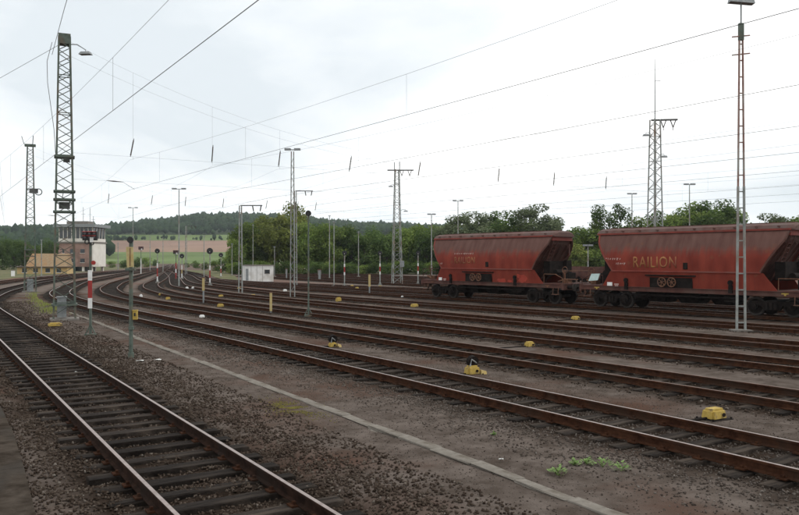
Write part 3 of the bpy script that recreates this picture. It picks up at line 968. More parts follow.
def head_span(y, x0, x1, z0, z1, label, names):
    t = thing('head_span', label, 'head span')
    L = x1 - x0
    def sagpt(u, zz0, zz1, s):
        return (x0 + L * u, y, zz0 + (zz1 - zz0) * u - s * 4 * u * (1 - u))
    us = np.linspace(0, 1, 25)
    low = 8.75
    s1 = (z0 + z1) / 2 - low - .55; s2 = (z0 + z1) / 2 - low - .15
    wire([sagpt(u, z0 - .2, z1 - .2, s1) for u in us], .0036).build('span_wire', None, t)
    wire([sagpt(u, z0 - .9, z1 - .9, s2 - .7) for u in us], .0036).build('span_wire', None, t)
    wire([sagpt(u, 8.05, 8.05, .0) for u in us], .0035).build('cross_wire', None, t)
    wire([sagpt(u, 6.75, 6.75, .0) for u in us], .0035).build('cross_wire', None, t)
    for i in range(1, 10):
        x = tx(i, y)
        if x < x0 + .6 or x > x1 - .6:
            continue
        u = (x - x0) / L
        zt = sagpt(u, z0 - .2, z1 - .2, s1)[2]
        wire([(x, y, 8.95), (x, y, zt)], .0035, 4).build('hanger', None, t)
        o = link('insulator', INS, t, (x + .04, y, 8.98)); o.rotation_euler = (0, R(random.uniform(4, 11)), 0)
        wire([(x, y, 8.05), (x, y, 7.9)], .0035, 4).build('hanger', None, t)
        if i > 2:
            continue
        m = MB().use('insulator_brown'); m.tube([(x - 1.3, y, 6.75), (x - .95, y, 6.74), (x - .5, y, 6.72)], [.012, .035, .012], 6); m.use('wire_metal'); m.tube([(x - .5, y, 6.72), (x + .1, y + .1, 6.38)], .009, 6)
        m.build('registration_arm', None, t)
    return t
head_span(40.9, XA + .3, XC - .3, HA + GZ, 14.0, 'head span of thin wires from the near left lattice mast to the antenna mast', None)
head_span(76.5, XF + .3, XB - .3, 13.0, 13.0, 'head span of thin wires between the far left mast and the mast with cross arms', None)

# anchor wires hanging at the near left mast
t = thing('feeder_wire', 'thin feeder wires running from the near left mast out of the top of the picture', 'wire')
top = Vector((XA, YA, HA + GZ))
wire([top + Vector((-.6, -.3, -1.0)), top + Vector((-.9, -6, -.4)), top + Vector((-1.2, -14, .6)), top + Vector((-1.6, -26, 2.2))], .012).build('wire', None, t)
wire([top + Vector((-.2, -.2, -.4)), top + Vector((-3, 6, -1.6)), top + Vector((-6, 14, -2.6)), top + Vector((-11, 30, -3.0))], .010).build('wire', None, t)
pl = [top + Vector((-.6, -.3, -.4)), top + Vector((-.85, -.5, -1.4)), top + Vector((-.8, -.3, -2.4)), top + Vector((-.5, -.2, -4.6)), top + Vector((-.35, -.2, -7.2))]
wire(pl, .014).build('jumper', None, t)

# ------------------------------------------------------------------ slender masts and poles
def t_mast(x, ytop, d, label, w=1.5, lattice=False, mt='mast_grey', group='slender floodlight masts'):
    X, Y = at_depth(x, d); H = zat(ytop, d) - GZ
    t = thing('floodlight_mast', label, 'lamp mast', (X, Y, GZ), R(-32), group)
    if lattice:
        for s in (-1, 1):
            m = MB().use(mt); m.bar((s * .17, 0, 0), (s * .09, 0, H - .2), .07, .09); m.build('leg', None, t)
        m = MB().use(mt); z = .4; q = 1
        while z < H - .8:
            h0 = .17 - .08 * z / H
            m.bar((-h0 * q, 0, z), (h0 * q, 0, z + .5), .03); z += .5; q = -q
        m.build('bracing', None, t)
    else:
        m = MB().use(mt); m.tube([(0, 0, 0), (0, 0, H * .5), (0, 0, H - .1)], [.085, .065, .045], 8); m.build('pole', None, t)
    m = MB().use('galvanised'); m.box((0, 0, H - .06), (w, .10, .06)); m.build('cross_arm', None, t)
    for s in (-1, 1):
        m = MB().use('galvanised'); m.hexa([(s * w * .34 + a * .24, b * .13, H + c) for c in (-.10, .05) for a, b in ((-1, -1), (1, -1), (1, 1), (-1, 1))]); m.build('lamp_head', None, t)
    return t
t_mast(292.5, 149, 60, 'slim lattice floodlight mast with a T-shaped top, right of the white hut', 1.1, True)
t_mast(179, 188.5, 84, 'slender floodlight mast with a T-shaped top, among the signals at left', 1.5)
t_mast(689.5, 184, 80, 'slender lamp mast behind the right hopper wagon, right of the antenna mast', 1.0)
t_mast(458, 200.5, 100, 'thin lamp mast rising behind the left hopper wagon', 1.3)
t_mast(632, 193.5, 90, 'thin lamp mast left of the antenna mast, behind the right wagon', .9)
t_mast(133, 207.5, 128, 'thin distant lamp mast just right of the signal post with a yellow board', 1.6)
t_mast(431.5, 214, 92, 'thin lamp pole at the left end of the left hopper wagon', .8)
t_mast(588, 245, 70, 'short thin pole seen in the gap between the two hopper wagons', .6)
def arm_mast(x, ytop, ybase, label, arm=1.9):
    d = (CAM_H - GZ) * FPX / (ybase - HYP)
    X, Y = at_depth(x, d); H = zat(ytop, d) - GZ
    t = thing('catenary_pole', label, 'catenary pole', (X, Y, GZ), R(-32), 'poles with a bracket arm')
    for s in (-1, 1):
        m = MB().use('mast_grey'); m.bar((s * .15, 0, 0), (s * .09, 0, H), .085, .12); m.build('leg', None, t)
    m = MB().use('mast_grey'); z = .4
    while z < H - .3:
        h0 = .15 - .06 * z / H; m.bar((-h0, 0, z), (h0, 0, z), .05); z += .55
    m.build('batten', None, t)
    m = MB().use('wire_metal'); m.bar((0, 0, H), (arm, 0, H), .09); m.build('arm', None, t)
    m = MB().use('insulator_brown'); m.tube([(arm * .55, 0, H), (arm * .6, 0, H - .5)], .05, 6); m.tube([(arm * .95, 0, H), (arm * .9, 0, H - .5)], .05, 6); m.build('insulator', None, t)
arm_mast(240.5, 205.5, 293, 'catenary pole with a short bracket arm, standing before the white hut')
arm_mast(295.5, 191, 286, 'catenary pole with a short bracket arm, right behind the lattice floodlight mast')
def pole(x, ytop, ybase, label, r=.07):
    d = (CAM_H - GZ) * FPX / (ybase - HYP)
    X, Y = at_depth(x, d); H = zat(ytop, d) - GZ
    t = thing('steel_pole', label, 'pole', (X, Y, GZ), 0, 'thin poles before the tree belt')
    m = MB().use('mast_grey'); m.tube([(0, 0, 0), (0, 0, H)], [r, r * .7], 8); m.build('shaft', None, t)
    m = MB().use('galvanised'); m.box((0, 0, H + .02), (.3, .18, .1)); m.build('cap', None, t)
    m = MB().use('concrete'); m.box((0, 0, .05), (.4, .4, .25)); m.build('foundation', None, t)
pole(329.5, 216, 279, 'thin pole before the tree belt, left of a signal with banded post', .08)
pole(334, 222, 287, 'thin pole nearest to the left banded signal before the tree belt', .06)
pole(358.5, 232, 277, 'thin pole before the tree belt midway between two banded signals', .08)
pole(253, 225, 276, 'thin pole rising behind the white hut', .07)
pole(274.5, 247, 277, 'thin short pole just right of the white hut', .06)
pole(118, 243, 271, 'distant thin pole on the green field behind the signal tower', .1)
pole(163, 238, 272, 'distant thin pole over the throat of the yard, left of the T-mast', .09)
pole(204, 236, 281, 'dark thin pole with a small head in the middle of the far signals', .06)
arm_mast(186, 226, 275, 'distant grey catenary pole with an arm, just right of the T-mast')
pole(150, 236, 271, 'distant thin pole above the shrubs left of the disc signal', .1)
pole(232, 244, 276, 'thin pole at the left end of the tree belt', .08)
pole(41.5, 240, 277, 'thin pole in front of the low yellow building', .09)

# ------------------------------------------------------------------ signals
def bands(root, z0, z1, w, seq, y=-.06):
    tot = sum(h for _, h in seq); z = z1
    for c, h in seq:
        dz = (z1 - z0) * h / tot
        m = MB().use(c); m.box((0, y, z - dz / 2), (w, .03, dz)); m.build('band', None, root); z -= dz

def disc_signal(x, yhead, ybase, label, lamps=True, r=.30, seq=None, mt='mast_grey', zb=(.45, 1.9), mast_w=.14, two=False):
    d = (CAM_H - GZ) * FPX / (ybase - HYP)
    X, Y = at_depth(x, d); H = zat(yhead, d) - GZ
    t = thing('light_signal', label, 'signal', (X, Y, GZ), R(-30), 'light signals with banded posts')
    m = MB().use(mt); m.tube([(0, 0, 0), (0, 0, H)], .055 if seq else .04, 8); m.build('post', None, t)
    if seq:
        bands(t, zb[0] * H, zb[1] * H, mast_w, seq)
    m = MB().use('black_paint'); m.tube([(0, -.03, H), (0, -.13, H)], r, 16); hd = m.build('head', None, t)
    m = MB().use('black_paint'); m.tube([(0, .0, H), (0, -.03, H)], r * .6, 12); m.build('housing', None, t)
    if lamps:
        for (u, v) in ((-.1, .1), (.1, .1), (0, -.08)):
            m = MB().use('white_paint' if v < 0 else 'lens_glass'); m.tube([(u, -.13, H + v), (u, -.15, H + v)], .05, 8); m.build('lens', None, hd)
            m = MB().use('black_paint'); m.bar((u, -.13, H + v + .06), (u, -.25, H + v + .06), .12, .012); m.build('hood', None, hd)
    m = MB().use(mt); m.box((0, 0, .06), (.4, .4, .14)); m.bar((-.2, 0, .1), (0, 0, .5), .04); m.bar((.2, 0, .1), (0, 0, .5), .04); m.build('foot', None, t)
    return t
WRW = [('white_paint', 1), ('red_paint', 1.7), ('white_paint', 1)]
disc_signal(157.5, 251, 283, 'disc-headed signal with red and white banded post, left of the T-mast', seq=WRW, zb=(.05, .62))
disc_signal(182, 256, 279, 'lower disc-headed signal just right of the T-mast', seq=[('white_paint', 1), ('cream_paint', 1), ('white_paint', 1)], zb=(.05, .6), r=.34)
disc_signal(210, 251, 286, 'disc-headed signal with red banded post, centre of the far signal group', seq=WRW, zb=(.1, .58), r=.34)
disc_signal(221, 255, 277, 'small distant disc signal at the right end of the far signal group', seq=WRW, zb=(.05, .5), r=.36)
disc_signal(344.5, 253, 287, 'left one of three banded signals standing before the tree belt', seq=WRW, zb=(.35, .68), r=.25)
disc_signal(380, 253, 286, 'middle one of three banded signals standing before the tree belt', seq=WRW, zb=(.35, .68), r=.25)
disc_signal(418, 253, 285, 'right one of three banded signals, at the buffers of the left wagon', seq=WRW, zb=(.35, .68), r=.25)
disc_signal(308.5, 213.5, 317, 'tall thin post with a black disc on top in mid-yard', lamps=False, r=.15, mt='mast_green')

def box_signal(x, yhead, ybase, label, seq, zb, s=0.88):
    d = (CAM_H - GZ) * FPX / (ybase - HYP)
    X, Y = at_depth(x, d); H = zat(yhead, d) - GZ
    t = thing('light_signal', label, 'signal', (X, Y, GZ), R(-26), 'red-headed light signals')
    m = MB().use('mast_green'); m.box((0, 0, H * .5), (.085, .07, H)); m.build('post', None, t)
    bands(t, zb[0] * H, zb[1] * H, .155, seq)
    m = MB().use('black_paint'); m.box((0, -.05, H), (.62 * s, .16, .40 * s)); hd = m.build('head', None, t)
    for u in (-.2, 0, .2):
        for v in (-.06, .12):
            m = MB().use('lens_glass'); m.tube([(u * s, -.13, H + v * s), (u * s, -.15, H + v * s)], .055 * s, 10); m.build('lens', None, hd)
            m = MB().use('red_paint'); m.bar((u * s, -.13, H + (v + .075) * s), (u * s, -.30, H + (v + .06) * s), .15 * s, .02); m.build('hood', None, hd)
    m = MB().use('white_paint'); m.box((.1 * s, -.17, H - .17 * s), (.15 * s, .03, .22 * s)); m.build('number_plate', None, hd)
    m = MB().use('black_paint'); m.ring((-.12 * s, -.1, H - .26 * s), (0, 1, 0), .09 * s, .025, 12, 5); m.ring((.1 * s, -.1, H - .33 * s), (0, 1, 0), .07 * s, .02, 12, 5); m.build('bracket', None, hd)
    m = MB().use('mast_green'); m.box((0, 0, .02), (.42, .2, .05)); m.bar((-.19, 0, .03), (0, 0, .42), .035); m.bar((.19, 0, .03), (0, 0, .42), .035); m.build('foot', None, t)
    return t, H
tS, HS = box_signal(90.5, 236, 335, 'near light signal with red hoods and red-white banded post beside the left mast', WRW, (.27, .655))
m = MB().use('red_paint'); m.tube([(.13, -.04, HS * .73), (.13, -.09, HS * .73)], .085, 12); m.build('red_disc', None, tS)
m = MB().use('mast_grey'); m.bar((0, 0, HS * .73), (.13, -.04, HS * .73), .04); m.build('disc_arm', None, tS)
box_signal(141, 248, 274, 'distant red-headed signal on a white post, right of the yellow-board post', [('white_paint', 1)], (.0, .6), 1.5)
box_signal(176, 252, 279, 'distant red-headed signal with a red post, left of the T-mast', [('red_paint', 1), ('white_paint', .6), ('red_paint', 1)], (.0, .6), 1.3)

# near post with the cream board
X, Y = survey(131, 357.5)
d = depth_of(X, Y)
pE = thing('signal_post', 'green post with a tall cream board, black disc and small yellow box, near the left', 'signal post', (X, Y, GZ), R(-28))
H = zat(240, d) - GZ
m = MB().use('mast_green'); m.tube([(0, 0, 0), (0, 0, H)], .06, 10); m.build('post', None, pE)
m = MB().use('black_paint'); m.tube([(0, -.05, H), (0, -.1, H)], .095, 16); m.tube([(0, .06, H), (0, -.05, H)], .05, 8); m.build('disc', None, pE)
z1, z0 = zat(247, d) - GZ, zat(267, d) - GZ
m = MB().use('cream_paint')
m.hexa([(-.095, -.10, z0), (.105, -.10, z0), (.105, -.075, z0), (-.095, -.075, z0), (-.125, -.10, z1), (.09, -.10, z1), (.09, -.075, z1), (-.125, -.075, z1)])
bo = m.build('board', None, pE)
m = MB().use('rusty_steel'); m.box((.0, -.108, (z0 + z1) / 2), (.022, .012, (z1 - z0) * .9)); m.build('stripe', None, bo)
m = MB().use('mast_green'); m.box((0, -.04, z0 - .07), (.27, .2, .07)); m.build('bracket', None, pE)
zb = zat(315, d) - GZ
m = MB().use('yellow_paint'); m.box((.14, -.05, zb), (.13, .12, .26)); m.box((.14, -.05, zb + .145), (.15, .14, .03)); bx = m.build('junction_box', None, pE)
m = MB().use('black_paint'); m.box((.14, -.113, zb + .02), (.05, .008, .1)); m.build('label_plate', None, bx)
m = MB().use('mast_green'); m.tube([(0, 0, .0), (0, 0, .15)], .09, 10); m.build('collar', None, pE); m = MB().use('mast_green'); m.box((.02, -.04, .9), (.14, .12, .09)); m.build('clamp', None, pE)

def short_post(x, ytop, ybase, label, top='cream_paint', w=.12, frac=.5):
    d = (CAM_H - GZ) * FPX / (ybase - HYP)
    X, Y = at_depth(x, d); H = zat(ytop, d) - GZ
    t = thing('marker_post', label, 'marker post', (X, Y, GZ), R(-30), 'short marker posts')
    m = MB().use('galvanised'); m.box((0, 0, H * .5), (w * .6, w * .6, H)); m.build('post', None, t)
    m = MB().use(top); m.box((0, -.05, H * (1 - frac / 2)), (w, .05, H * frac)); m.build('panel', None, t)
    m = MB().use('rusty_steel'); m.box((0, 0, H + .03), (w * 1.2, w, .06)); m.build('cap', None, t)
short_post(203.5, 278, 303, 'short post with a yellow top before the far signals', w=.16)
short_post(369.5, 274.5, 294, 'short post with a yellow panel between two banded signals', w=.19, frac=.62)
short_post(271, 293, 313, 'short weathered yellow-green post standing below the white hut', w=.13, frac=.9)
short_post(319.5, 270, 280, 'small grey relay post at the foot of the tree belt', 'concrete', w=.5)
short_post(286.5, 269, 279, 'small pale relay post right of the white hut', 'concrete', w=.3)

# ------------------------------------------------------------------ yellow lever boxes
def lever_box(x, y, label, wpx, hpx, col='yellow_paint', lever=False, group='yellow boxes between the tracks'):
    X, Y = survey(x, y + hpx * .5)
    d = depth_of(X, Y)
    W = max(wpx * d / FPX, .25); H = max(hpx * d / FPX * .9, .16)
    t = thing('lever_box', label, 'lever box', (X, Y, GZ - .02), R(-6 + random.uniform(-5, 5)), group)
    bm = bmesh.new(); bmesh.ops.create_cube(bm, size=1)
    bmesh.ops.scale(bm, vec=(W * .95, W * .7, H), verts=bm.verts)
    for v in bm.verts:
        if v.co.z > 0:
            v.co.x *= .86; v.co.y *= .8
    bmesh.ops.bevel(bm, geom=bm.edges[:], offset=min(.05, H * .2), segments=2, affect='EDGES')
    bmesh.ops.translate(bm, vec=(0, 0, H / 2), verts=bm.verts)
    me = bpy.data.meshes.new('casing'); bm.to_mesh(me); bm.free(); me.materials.append(MATS[col])
    link('casing', me, t)
    if wpx > 8:
        m = MB().use('underframe_black'); m.tube([(W * .16, -W * .34, H * .5), (W * .16, -W * .39, H * .5)], .035, 8); m.build('spindle', None, t)
    if wpx > 8:
        m = MB().use('underframe_black'); m.tube([(-W * .3, .0, .05), (-W * .3 - 1.15, .05, .03)], .022, 6); m.build('throw_rod', None, t)
        m = MB().use('underframe_black'); m.box((0, 0, .012), (W * 1.25, W * .95, .03)); m.build('base_plate', None, t)
        for bx_, by_ in ((-.56, -.4), (.56, -.4), (.56, .4), (-.56, .4)):
            m = MB().use('underframe_black'); m.tube([(W * bx_, W * by_, .02), (W * bx_, W * by_, .055)], .02, 6); m.build('bolt', None, t)
    if lever:
        m = MB().use('underframe_black'); m.tube([(W * .08, -.03, H + .09), (W * .08, .1, H + .11)], .15, 14); m.build('counterweight', None, t)
        m = MB().use('galvanised'); m.tube([(-W * .2, -.05, H * .95), (-W * .1, -.05, H + .16), (W * .35, .0, H + .05)], .025, 6); m.build('lever', None, t)
        m = MB().use('cream_paint'); m.hexa([(W * .5, -.14, .0), (W * .95, -.12, .0), (W * .95, .1, .0), (W * .5, .12, .0), (W * .5, -.12, .14), (W * .9, -.1, .1), (W * .9, .08, .1), (W * .5, .1, .14)]); m.build('foot_plate', None, t)
    return t
lever_box(472, 369, 'large yellow lever box with black counterweight and foot, nearest to the middle', 16, 11, lever=True)
lever_box(714, 412, 'plain yellow box beside the bright rails at the right', 24, 13)
lever_box(529.5, 343.5, 'yellow box in mid-yard, below the gap between the wagons', 10.5, 6.5)
lever_box(332.5, 344, 'small yellow lever box left of the large one', 9, 6, lever=True)
lever_box(575.5, 317.5, 'small yellow box below the coupling of the two wagons', 9, 4.5)
lever_box(338.5, 299, 'small yellow box right of the tall black-disc post', 6, 5)
lever_box(414.5, 305, 'small yellow box before the left end of the left wagon', 8, 4)
lever_box(220.5, 305, 'small yellow box below the centre of the far signals', 7, 4)
lever_box(202, 316, 'small pale box alone on the path below the far signals', 5.5, 3, 'white_paint')
lever_box(168, 298, 'tiny yellow box in the curve of the third track', 5, 3)
lever_box(161, 294, 'tiny orange-yellow box farther into the curve of the third track', 5, 3)
lever_box(320, 305, 'tiny yellow plate-like box at the foot of the black-disc post', 8, 2.5)
lever_box(285, 290, 'tiny pale box between the hut and the floodlight mast', 4, 2.5, 'white_paint')
lever_box(352, 286, 'tiny yellow box, left one of a pair below the banded signals', 4, 3)
lever_box(357, 288, 'tiny yellow box, right one of a pair below the banded signals', 4, 3)
lever_box(380, 286.5, 'tiny yellow box at the foot of the middle banded signal', 4, 2.5)
lever_box(403, 296.5, 'tiny pale box left of the left wagon', 4, 2, 'white_paint')
lever_box(187, 287.5, 'tiny pale box right of the T-mast foot', 3, 2.5, 'white_paint')
lever_box(193, 287.5, 'tiny pale box second from the T-mast foot', 3, 2.5, 'white_paint')
lever_box(239, 288, 'tiny yellow box below the left end of the white hut', 3.5, 2.5)
lever_box(253, 295, 'tiny yellow box below the right end of the white hut', 5, 2.5)
lever_box(221, 295.5, 'tiny yellow box behind the one below the far signals', 5, 2.5)
lever_box(141, 295.5, 'tiny pale marker beside the cream-board post in the curve', 3, 4, 'white_paint')

# ------------------------------------------------------------------ hopper wagons
WPROF = [(2.14, 1.455), (2.45, 1.48), (2.75, 1.485), (3.0, 1.465), (3.2, 1.42), (3.45, 1.335), (3.7, 1.225), (3.95, 1.10), (4.2, .95)]
def wag_w(z):
    return float(np.interp(z, [p[0] for p in WPROF], [p[1] for p in WPROF]))
def wag_l(z):
    return float(np.interp(z, [2.14, 3.75, 4.2], [4.2, 5.3, 5.38]))

def text_mesh(txt, size, name, material, place):
    cu = bpy.data.curves.new(name, 'FONT')
    cu.body = txt; cu.size = size; cu.resolution_u = 3; cu.space_character = 1.12; cu.offset = .008
    ob = bpy.data.objects.new(name, cu); COL.objects.link(ob)
    bpy.context.view_layer.update()
    me = bpy.data.meshes.new_from_object(ob)
    bpy.data.objects.remove(ob)
    me.materials.clear(); me.materials.append(MATS[material])
    bm = bmesh.new(); bm.from_mesh(me)
    r = bmesh.ops.extrude_face_region(bm, geom=bm.faces[:])
    for e in r['geom']:
        if isinstance(e, bmesh.types.BMVert):
            e.co.z += 0.006
    bmesh.ops.recalc_face_normals(bm, faces=bm.faces[:])
    bm.to_mesh(me); bm.free()
    for v in me.vertices:
        v.co = place(v.co.x, v.co.y, v.co.z)
    me.update()
    return me

def wheel_mesh():
    m = MB().use('wheel_steel')
    m.tube([(0, -.07, 0), (0, .06, 0)], .455, 28)
    m.use('underframe_black')
    m.tube([(0, .06, 0), (0, .09, 0)], .485, 28)
    m.tube([(0, -.085, 0), (0, -.07, 0)], .36, 24)
    m.use('wheel_steel'); m.tube([(0, -.12, 0), (0, -.08, 0)], .12, 12)
    return m.mesh('wheel')
WHEEL = wheel_mesh()

def bogie(root, bx):
    m = MB().use('underframe_black')
    for s in (-1, 1):
        y = s * 1.0
        m.hexa([(bx - 1.2, y - .07, .52), (bx + 1.2, y - .07, .52), (bx + 1.2, y + .07, .52), (bx - 1.2, y + .07, .52),
                (bx - 1.05, y - .07, .74), (bx + 1.05, y - .07, .74), (bx + 1.05, y + .07, .74), (bx - 1.05, y + .07, .74)])
        m.hexa([(bx - .38, y - .09, .30), (bx + .38, y - .09, .30), (bx + .38, y + .09, .30), (bx - .38, y + .09, .30),
                (bx - .55, y - .09, .60), (bx + .55, y - .09, .60), (bx + .55, y + .09, .60), (bx - .55, y + .09, .60)])
        for q in (-.22, 0, .22):
            m.tube([(bx + q, y - .12 * s * -1, .36), (bx + q, y - .12 * s * -1, .66)], .075, 8)
    m.box((bx, 0, .68), (.5, 2.1, .22))
    b = m.build('bogie', None, root)
    for q in (-.9, .9):
        for s in (-1, 1):
            o = link('wheel', WHEEL, b, (bx + q, s * .765, .46)); o.rotation_euler = (0, 0, 0 if s < 0 else math.pi)
        m = MB().use('wheel_steel'); m.tube([(bx + q, -.76, .46), (bx + q, .76, .46)], .08, 8); m.build('axle', None, b)
        for s in (-1, 1):
            m = MB().use('underframe_black'); m.box((bx + q, s * 1.05, .47), (.26, .16, .26)); m.tube([(bx + q, s * 1.1, .47), (bx + q, s * 1.17, .47)], .085, 10); m.build('axle_box', None, b)

def hopper_wagon(yc, label, variant):
    d = tdir(7, yc)
    rz = math.atan2(-d.y, -d.x)
    t = thing('hopper_wagon', label, 'hopper wagon', (tx(7, yc), yc, 0), rz, 'red hopper wagons')
    # side shells, one per side, lower red sheet and upper dusty sheet
    for s in (-1, 1):
        for nm, lo, hi, mt in (('side_sheet', 0, 4, 'wagon_side'), ('shoulder_sheet', 4, 8, 'wagon_side')):
            nx = 24
            V, F = [], []
            for k in range(lo, hi + 1):
                z, wd = WPROF[k]
                l = wag_l(z)
                for q in range(nx + 1):
                    u = -l + 2 * l * q / nx
                    dent = 0.012 * (float(vnoise(u + 20 * variant, z * 2.0 + 3 * s, .9, 3)) - .5)
                    V.append((u, s * (wd + dent), z))
            for k in range(hi - lo):
                for q in range(nx):
                    f = (k * (nx + 1) + q, k * (nx + 1) + q + 1, (k + 1) * (nx + 1) + q + 1, (k + 1) * (nx + 1) + q)
                    F.append(f if s < 0 else tuple(reversed(f)))
            me = bpy.data.meshes.new(nm); me.from_pydata(V, [], F); me.materials.append(MATS[mt])
            me.polygons.foreach_set('use_smooth', [True] * len(F)); me.update()
            link(nm, me, t)
        # bead along the widest line and seams between the sheets
        m = MB().use('wagon_red'); m.bar((-4.25, s * 1.45, 2.12), (4.25, s * 1.45, 2.12), .07, .075); m.build('side_bead', None, t)
        # skirt below the body
        m = MB().use('wagon_side')
        m.hexa([(-5.0, s * 1.24, 1.22), (5.0, s * 1.24, 1.22), (5.0, s * 1.28, 1.22), (-5.0, s * 1.28, 1.22),
                (-4.35, s * 1.395, 2.10), (4.35, s * 1.395, 2.10), (4.35, s * 1.435, 2.10), (-4.35, s * 1.435, 2.10)])
        m.build('skirt', None, t)
        m = MB().use('wagon_brown'); m.box((0, s * 1.26, 1.12), (13.0, .12, .24)); m.box((0, s * 1.33, 1.235), (12.6, .1, .03)); m.build('sole_bar', None, t)
        for e in (-1, 1):
            # edge strip of the sloped end
            m = MB().use('wagon_brown' if e > 0 else 'wagon_red')
            pts = [(e * (wag_l(z) + .01), s * (wd - .02), z) for z, wd in WPROF]
            for a, b in zip(pts[:-1], pts[1:]):
                m.bar(a, b, .09, .09)
            m.build('end_strip', None, t)
    # sloped end walls set back behind the side sheets
    for e in (-1, 1):
        m = MB().use('wagon_brown')  # dark brown puts the shade under the overhanging end into the colour
        rows = []
        for z, wd in [(1.3, 1.2)] + WPROF:
            l = wag_l(z) - .12 - (0.0 if z > 2.14 else 1.0 * (2.14 - z) / .84)
            rows.append([(e * l, -wd + .03, z), (e * l, wd - .03, z)])
        for a, b in zip(rows[:-1], rows[1:]):
            m.face([a[0], a[1], b[1], b[0]])
        m.build('end_wall', None, t)
        m = MB().use('wagon_brown')
        for q in (-.85, -.3, .3, .85):
            z0, z1 = 1.35, 3.6
            m.bar((e * (wag_l(2.2) - .95 + .0), q, z0), (e * (wag_l(z1) - .04), q, z1), .08, .16)
        m.build('end_rib', None, t)
        # rounded hood plate under the roof end
        m = MB().use('wagon_red' if e > 0 else 'wagon_brown')
        arc = [(-y, z) for z, y in WPROF[5:]] + [(y, z) for z, y in reversed(WPROF[5:])]
        for x0, x1 in ((5.30, 5.40),):
            top = [(y, z) for y, z in arc]
            for (ya, za), (yb, zb) in zip(top[:-1], top[1:]):
                if abs(ya - yb) > 1.0:
                    m.hexa([(e * 5.36, ya, za - .28), (e * 5.36, yb, zb - .28), (e * 5.44, yb, zb - .28), (e * 5.44, ya, za - .28), (e * 5.36, ya, za), (e * 5.36, yb, zb), (e * 5.44, yb, zb), (e * 5.44, ya, za)])
        m.build('hood_plate', None, t)
        m = MB().use('wagon_brown'); m.box((e * 5.75, 0, 1.26), (1.75, 2.5, .06)); m.build('end_platform', None, t)
        m = MB().use('wagon_brown'); m.box((e * 6.52, 0, 1.08), (.14, 2.66, .36)); hb = m.build('buffer_beam', None, t)
        for s in (-1, 1):
            m = MB().use('underframe_black'); m.tube([(e * 6.58, s * .875, 1.06), (e * 6.9, s * .875, 1.06)], .11, 12); m.tube([(e * 6.9, s * .875, 1.06), (e * 7.08, s * .875, 1.06)], .07, 10)
            m.use('wheel_steel'); m.tube([(e * 7.06, s * .875, 1.06), (e * 7.1, s * .875, 1.06)], [.23, .22], 18); m.build('buffer', None, t)
        m = MB().use('underframe_black'); m.bar((e * 6.58, 0, 1.04), (e * 6.9, 0, 1.02), .09, .14); m.tube([(e * 6.88, 0, 1.0), (e * 7.0, 0, .72), (e * 7.09, 0, .92)], .035, 6); m.build('coupling', None, t)
        m = MB().use('underframe_black')
        for q in (-.4, .4):
            m = MB().use('underframe_black'); m.tube([(e * 6.56, q, .92), (e * 6.75, q, .80), (e * 6.86, q, .45), (e * 6.95, q, .6)], .03, 6)
            m.build('brake_hose', None, t)
        # ladder up the end, on the near side, and a hand rail round the platform
        m = MB().use('wagon_brown')
        for q in (-.82, -.42):
            m.bar((e * 4.55, q, 1.9), (e * 5.42, q, 3.9), .045)
        for k in range(9):
            z = 2.0 + k * .22; u = 4.55 + .87 * (z - 1.9) / 2.0
            m.bar((e * u, -.82, z), (e * u, -.42, z), .03)
        m.build('ladder', None, t)
        m = MB().use('rusty_steel' if e > 0 else 'wagon_brown')
        m.tube([(e * 5.0, -1.24, 1.28), (e * 5.0, -1.24, 1.85), (e * 5.9, -1.24, 1.85), (e * 6.45, -1.24, 1.6), (e * 6.45, -1.24, 1.28)], .022, 6)
        m.tube([(e * 6.5, -1.2, 1.28), (e * 6.5, -1.2, 2.05), (e * 6.5, 0, 2.05), (e * 6.5, 1.2, 2.05), (e * 6.5, 1.2, 1.28)], .022, 6)
        m.build('hand_rail', None, t)
        # equipment standing on the platform
        m = MB().use('underframe_black')
        m.box((e * 5.7, .25, 1.62), (.6, .7, .62)); m.tube([(e * 5.35, -.55, 1.95), (e * 5.35, .6, 1.95)], .17, 12); m.box((e * 4.9, -.2, 2.2), (.5, 1.3, .9)); m.box((e * 5.2, .75, 2.3), (.35, .5, .8))
        m.build('brake_cylinder', None, t)
        m = MB().use('rusty_steel'); m.tube([(e * 6.2, -.7, 1.3), (e * 6.2, -.7, 2.1)], .04, 8); m.tube([(e * 5.9, -.95, 1.4), (e * 6.35, -.95, 1.55), (e * 6.4, .3, 1.5)], .035, 6); m.box((e * 6.15, -.35, 1.42), (.35, .4, .26)); m.build('brake_gear', None, t)
        m = MB().use('rusty_steel'); m.ring((e * 6.2, -.7, 2.1), (0, 1, 0), .2, .022, 16, 5); m.bar((e * 6.2 - .2, -.7, 2.1), (e * 6.2 + .2, -.7, 2.1), .025); m.build('brake_wheel', None, t)
        m = MB().use('wagon_brown'); m.tube([(e * 5.0, .55, 2.6), (e * 5.55, .55, 3.0), (e * 5.55, .55, 3.7)], .06, 8); m.build('vent_pipe', None, t)
        bogie(t, e * 4.6)
        for s in (-1, 1):
            m = MB().use('rusty_steel'); m.bar((e * 6.2, s * 1.3, 1.1), (e * 6.2, s * 1.36, .62), .03, .03); m.bar((e * 5.8, s * 1.3, 1.1), (e * 5.8, s * 1.36, .62), .03, .03); m.box((e * 6.0, s * 1.36, .62), (.46, .2, .035)); m.build('step', None, t)
        m = MB().use('yellow_paint' if variant == 2 else 'rusty_steel'); m.box((e * 5.35, -1.335, 1.14), (.34, .02, .06)); m.box((e * 5.35, -1.335, 1.08), (.09, .02, .09)); m.build('jacking_mark', None, t)
    # roof: eaves overhang, sloped flanks and a flat ridge with hatch covers
    m = MB().use('wagon_roof')
